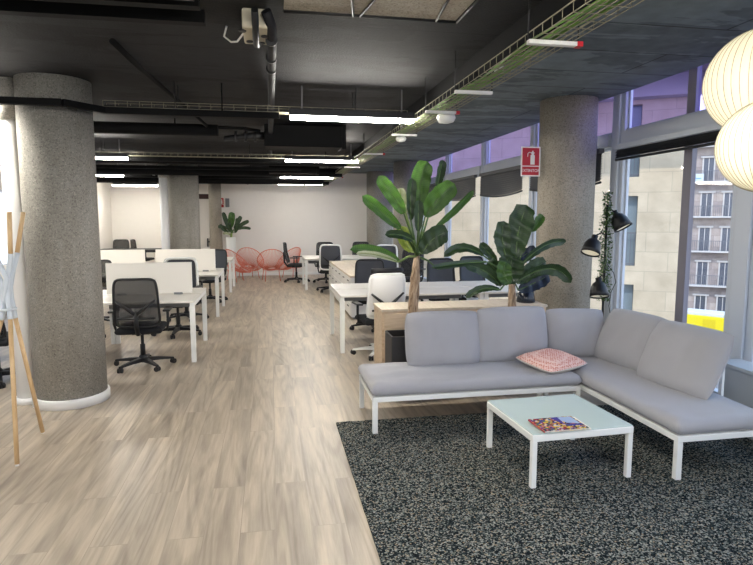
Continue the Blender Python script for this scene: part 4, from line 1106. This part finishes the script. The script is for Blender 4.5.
for q in range(6):
    b = B(); bx(b, -13+q*2.9, -11.9+q*2.9, .44, .5, 7.0, 9.0); obj('window', b, M['darkglass'], t)
# old apartment building farther off
MT = facing_frame(715, 65.0, math.radians(3))
t = thing('apartment_building', 'old plastered apartment building with iron balconies farther down the street', 'building'); t.matrix_world = MT
b = B(); FX = [-4.6+1.9*q for q in range(7)]; FH = 3.35; top = 9.7; bx(b, -5.5, 12, 0, 10, GZ, top); uvbox(b); obj('wall', b, M['stone2'], t)
b = B(); bx(b, -5.8, 12.3, -.7, .3, top, top+.5); bx(b, -5.6, 12.2, -.4, 0, top-.5, top)
for q in range(22): bx(b, -5.4+q*.8, -5.2+q*.8, -.55, 0, top-.35, top)
obj('cornice', b, M['stonetrim'], t)
for fl_ in range(6):
    z = GZ+.6+fl_*FH
    for x in FX:
        b = B(); bx(b, x-.42, x+.42, -.04, .02, z, z+2.2); w = obj('window', b, M['darkglass'], t)
        b = B(); bx(b, x-.54, x-.42, -.1, 0, z, z+2.3); bx(b, x+.42, x+.54, -.1, 0, z, z+2.3); bx(b, x-.7, x+.7, -.16, 0, z+2.25, z+2.42); bx(b, x-.03, x+.03, -.07, 0, z, z+2.2); obj('window_surround', b, M['stonetrim'], w)
    if fl_:
        b = B(); bx(b, -5, 9.4, -.85, 0, z-.14, z); bl = obj('balcony', b, M['stonetrim'], t)
        b = B(); bx(b, -5, 9.4, -.83, -.79, z+.95, z+1.0)
        for q in range(90): bx(b, -5+q*.16, -4.97+q*.16, -.82, -.8, z, z+.97)
        obj('balcony_railing', b, M['iron'], bl)
b = B(); bx(b, -4.9, -1.2, -.9, -.86, 5.1, 5.9); bx(b, -4.7, -1.4, -.905, -.9, 5.4, 5.52, mi=1); bx(b, -4.5, -2.2, -.905, -.9, 5.65, 5.74, mi=1)
obj('banner', b, [M['lightgrey'], flat('banner_blue', (120, 165, 215), .7)], t)
# yellow van in the street
MT = facing_frame(711, 53.0, math.radians(-12)); MT.translation.z = GZ
t = thing('delivery_van', 'bright yellow box van parked in the street below', 'van'); t.matrix_world = MT
b = B(); bx(b, -1.5, 2.2, -1.0, 1.0, .45, 2.75); obj('cargo_box', b, M['yellow'], t, bevel=.05)
b = B(); bx(b, -1.45, 2.15, -.95, .95, 2.75, 3.0); obj('box_roof', b, M['pot_white'], t, bevel=.04)
b = B(); bx(b, 2.2, 3.9, -.9, .9, .45, 1.3); bx(b, 2.2, 3.3, -.88, .88, 1.3, 2.1); cb = obj('cab', b, M['yellow'], t, bevel=.1)
b = B(); bx(b, 2.4, 3.2, -.9, -.88, 1.35, 1.95); bx(b, 3.29, 3.32, -.75, .75, 1.35, 1.95); obj('cab_glass', b, M['darkglass'], cb)
b = B(); bx(b, .1, 1.0, -1.02, -1.0, .6, 2.5); obj('side_door', b, flat('yellow_door', (226, 200, 30), .5), t)
for x in (-.8, 3.0):
    for y in (-.95, .95): b = B(); tube(b, [(x, y-.1, .38), (x, y+.1, .38)], .38, 20); obj('wheel', b, M['tyre'], t)

# ------------------------------------------------------------------ light
w = bpy.data.worlds.new('sky'); sc.world = w; w.use_nodes = True; nt = w.node_tree
bg = nt.nodes['Background']; tc = nt.nodes.new('ShaderNodeTexCoord'); sp = nt.nodes.new('ShaderNodeSeparateXYZ'); nt.links.new(tc.outputs['Generated'], sp.inputs[0])
rp = nt.nodes.new('ShaderNodeValToRGB'); e = rp.color_ramp.elements
e[0].position = 0; e[0].color = (.80, .88, 1, 1); e[1].position = .7; e[1].color = (.35, .58, 1, 1); nt.links.new(sp.outputs['Z'], rp.inputs[0]); nt.links.new(rp.outputs[0], bg.inputs[0])
bg.inputs[1].default_value = 1.25
s = bpy.data.lights.new('sun', 'SUN'); s.energy = .9; s.angle = .01; s.color = (1, .95, .86)
so = bpy.data.objects.new('sun', s); COL.objects.link(so)
so.rotation_euler = Vector((.32, .55, -.78)).to_track_quat('-Z', 'Y').to_euler()

sc.view_settings.view_transform = 'Standard'; sc.view_settings.look = 'None'; sc.view_settings.gamma = 1; sc.view_settings.use_curve_mapping = False
sc.view_settings.exposure = 1.28
sc.cycles.use_denoising = True
sc.cycles.max_bounces = 8; sc.cycles.diffuse_bounces = 5; sc.cycles.glossy_bounces = 3; sc.cycles.transparent_max_bounces = 16
sc.cycles.sample_clamp_indirect = 6; sc.cycles.caustics_reflective = False; sc.cycles.caustics_refractive = False
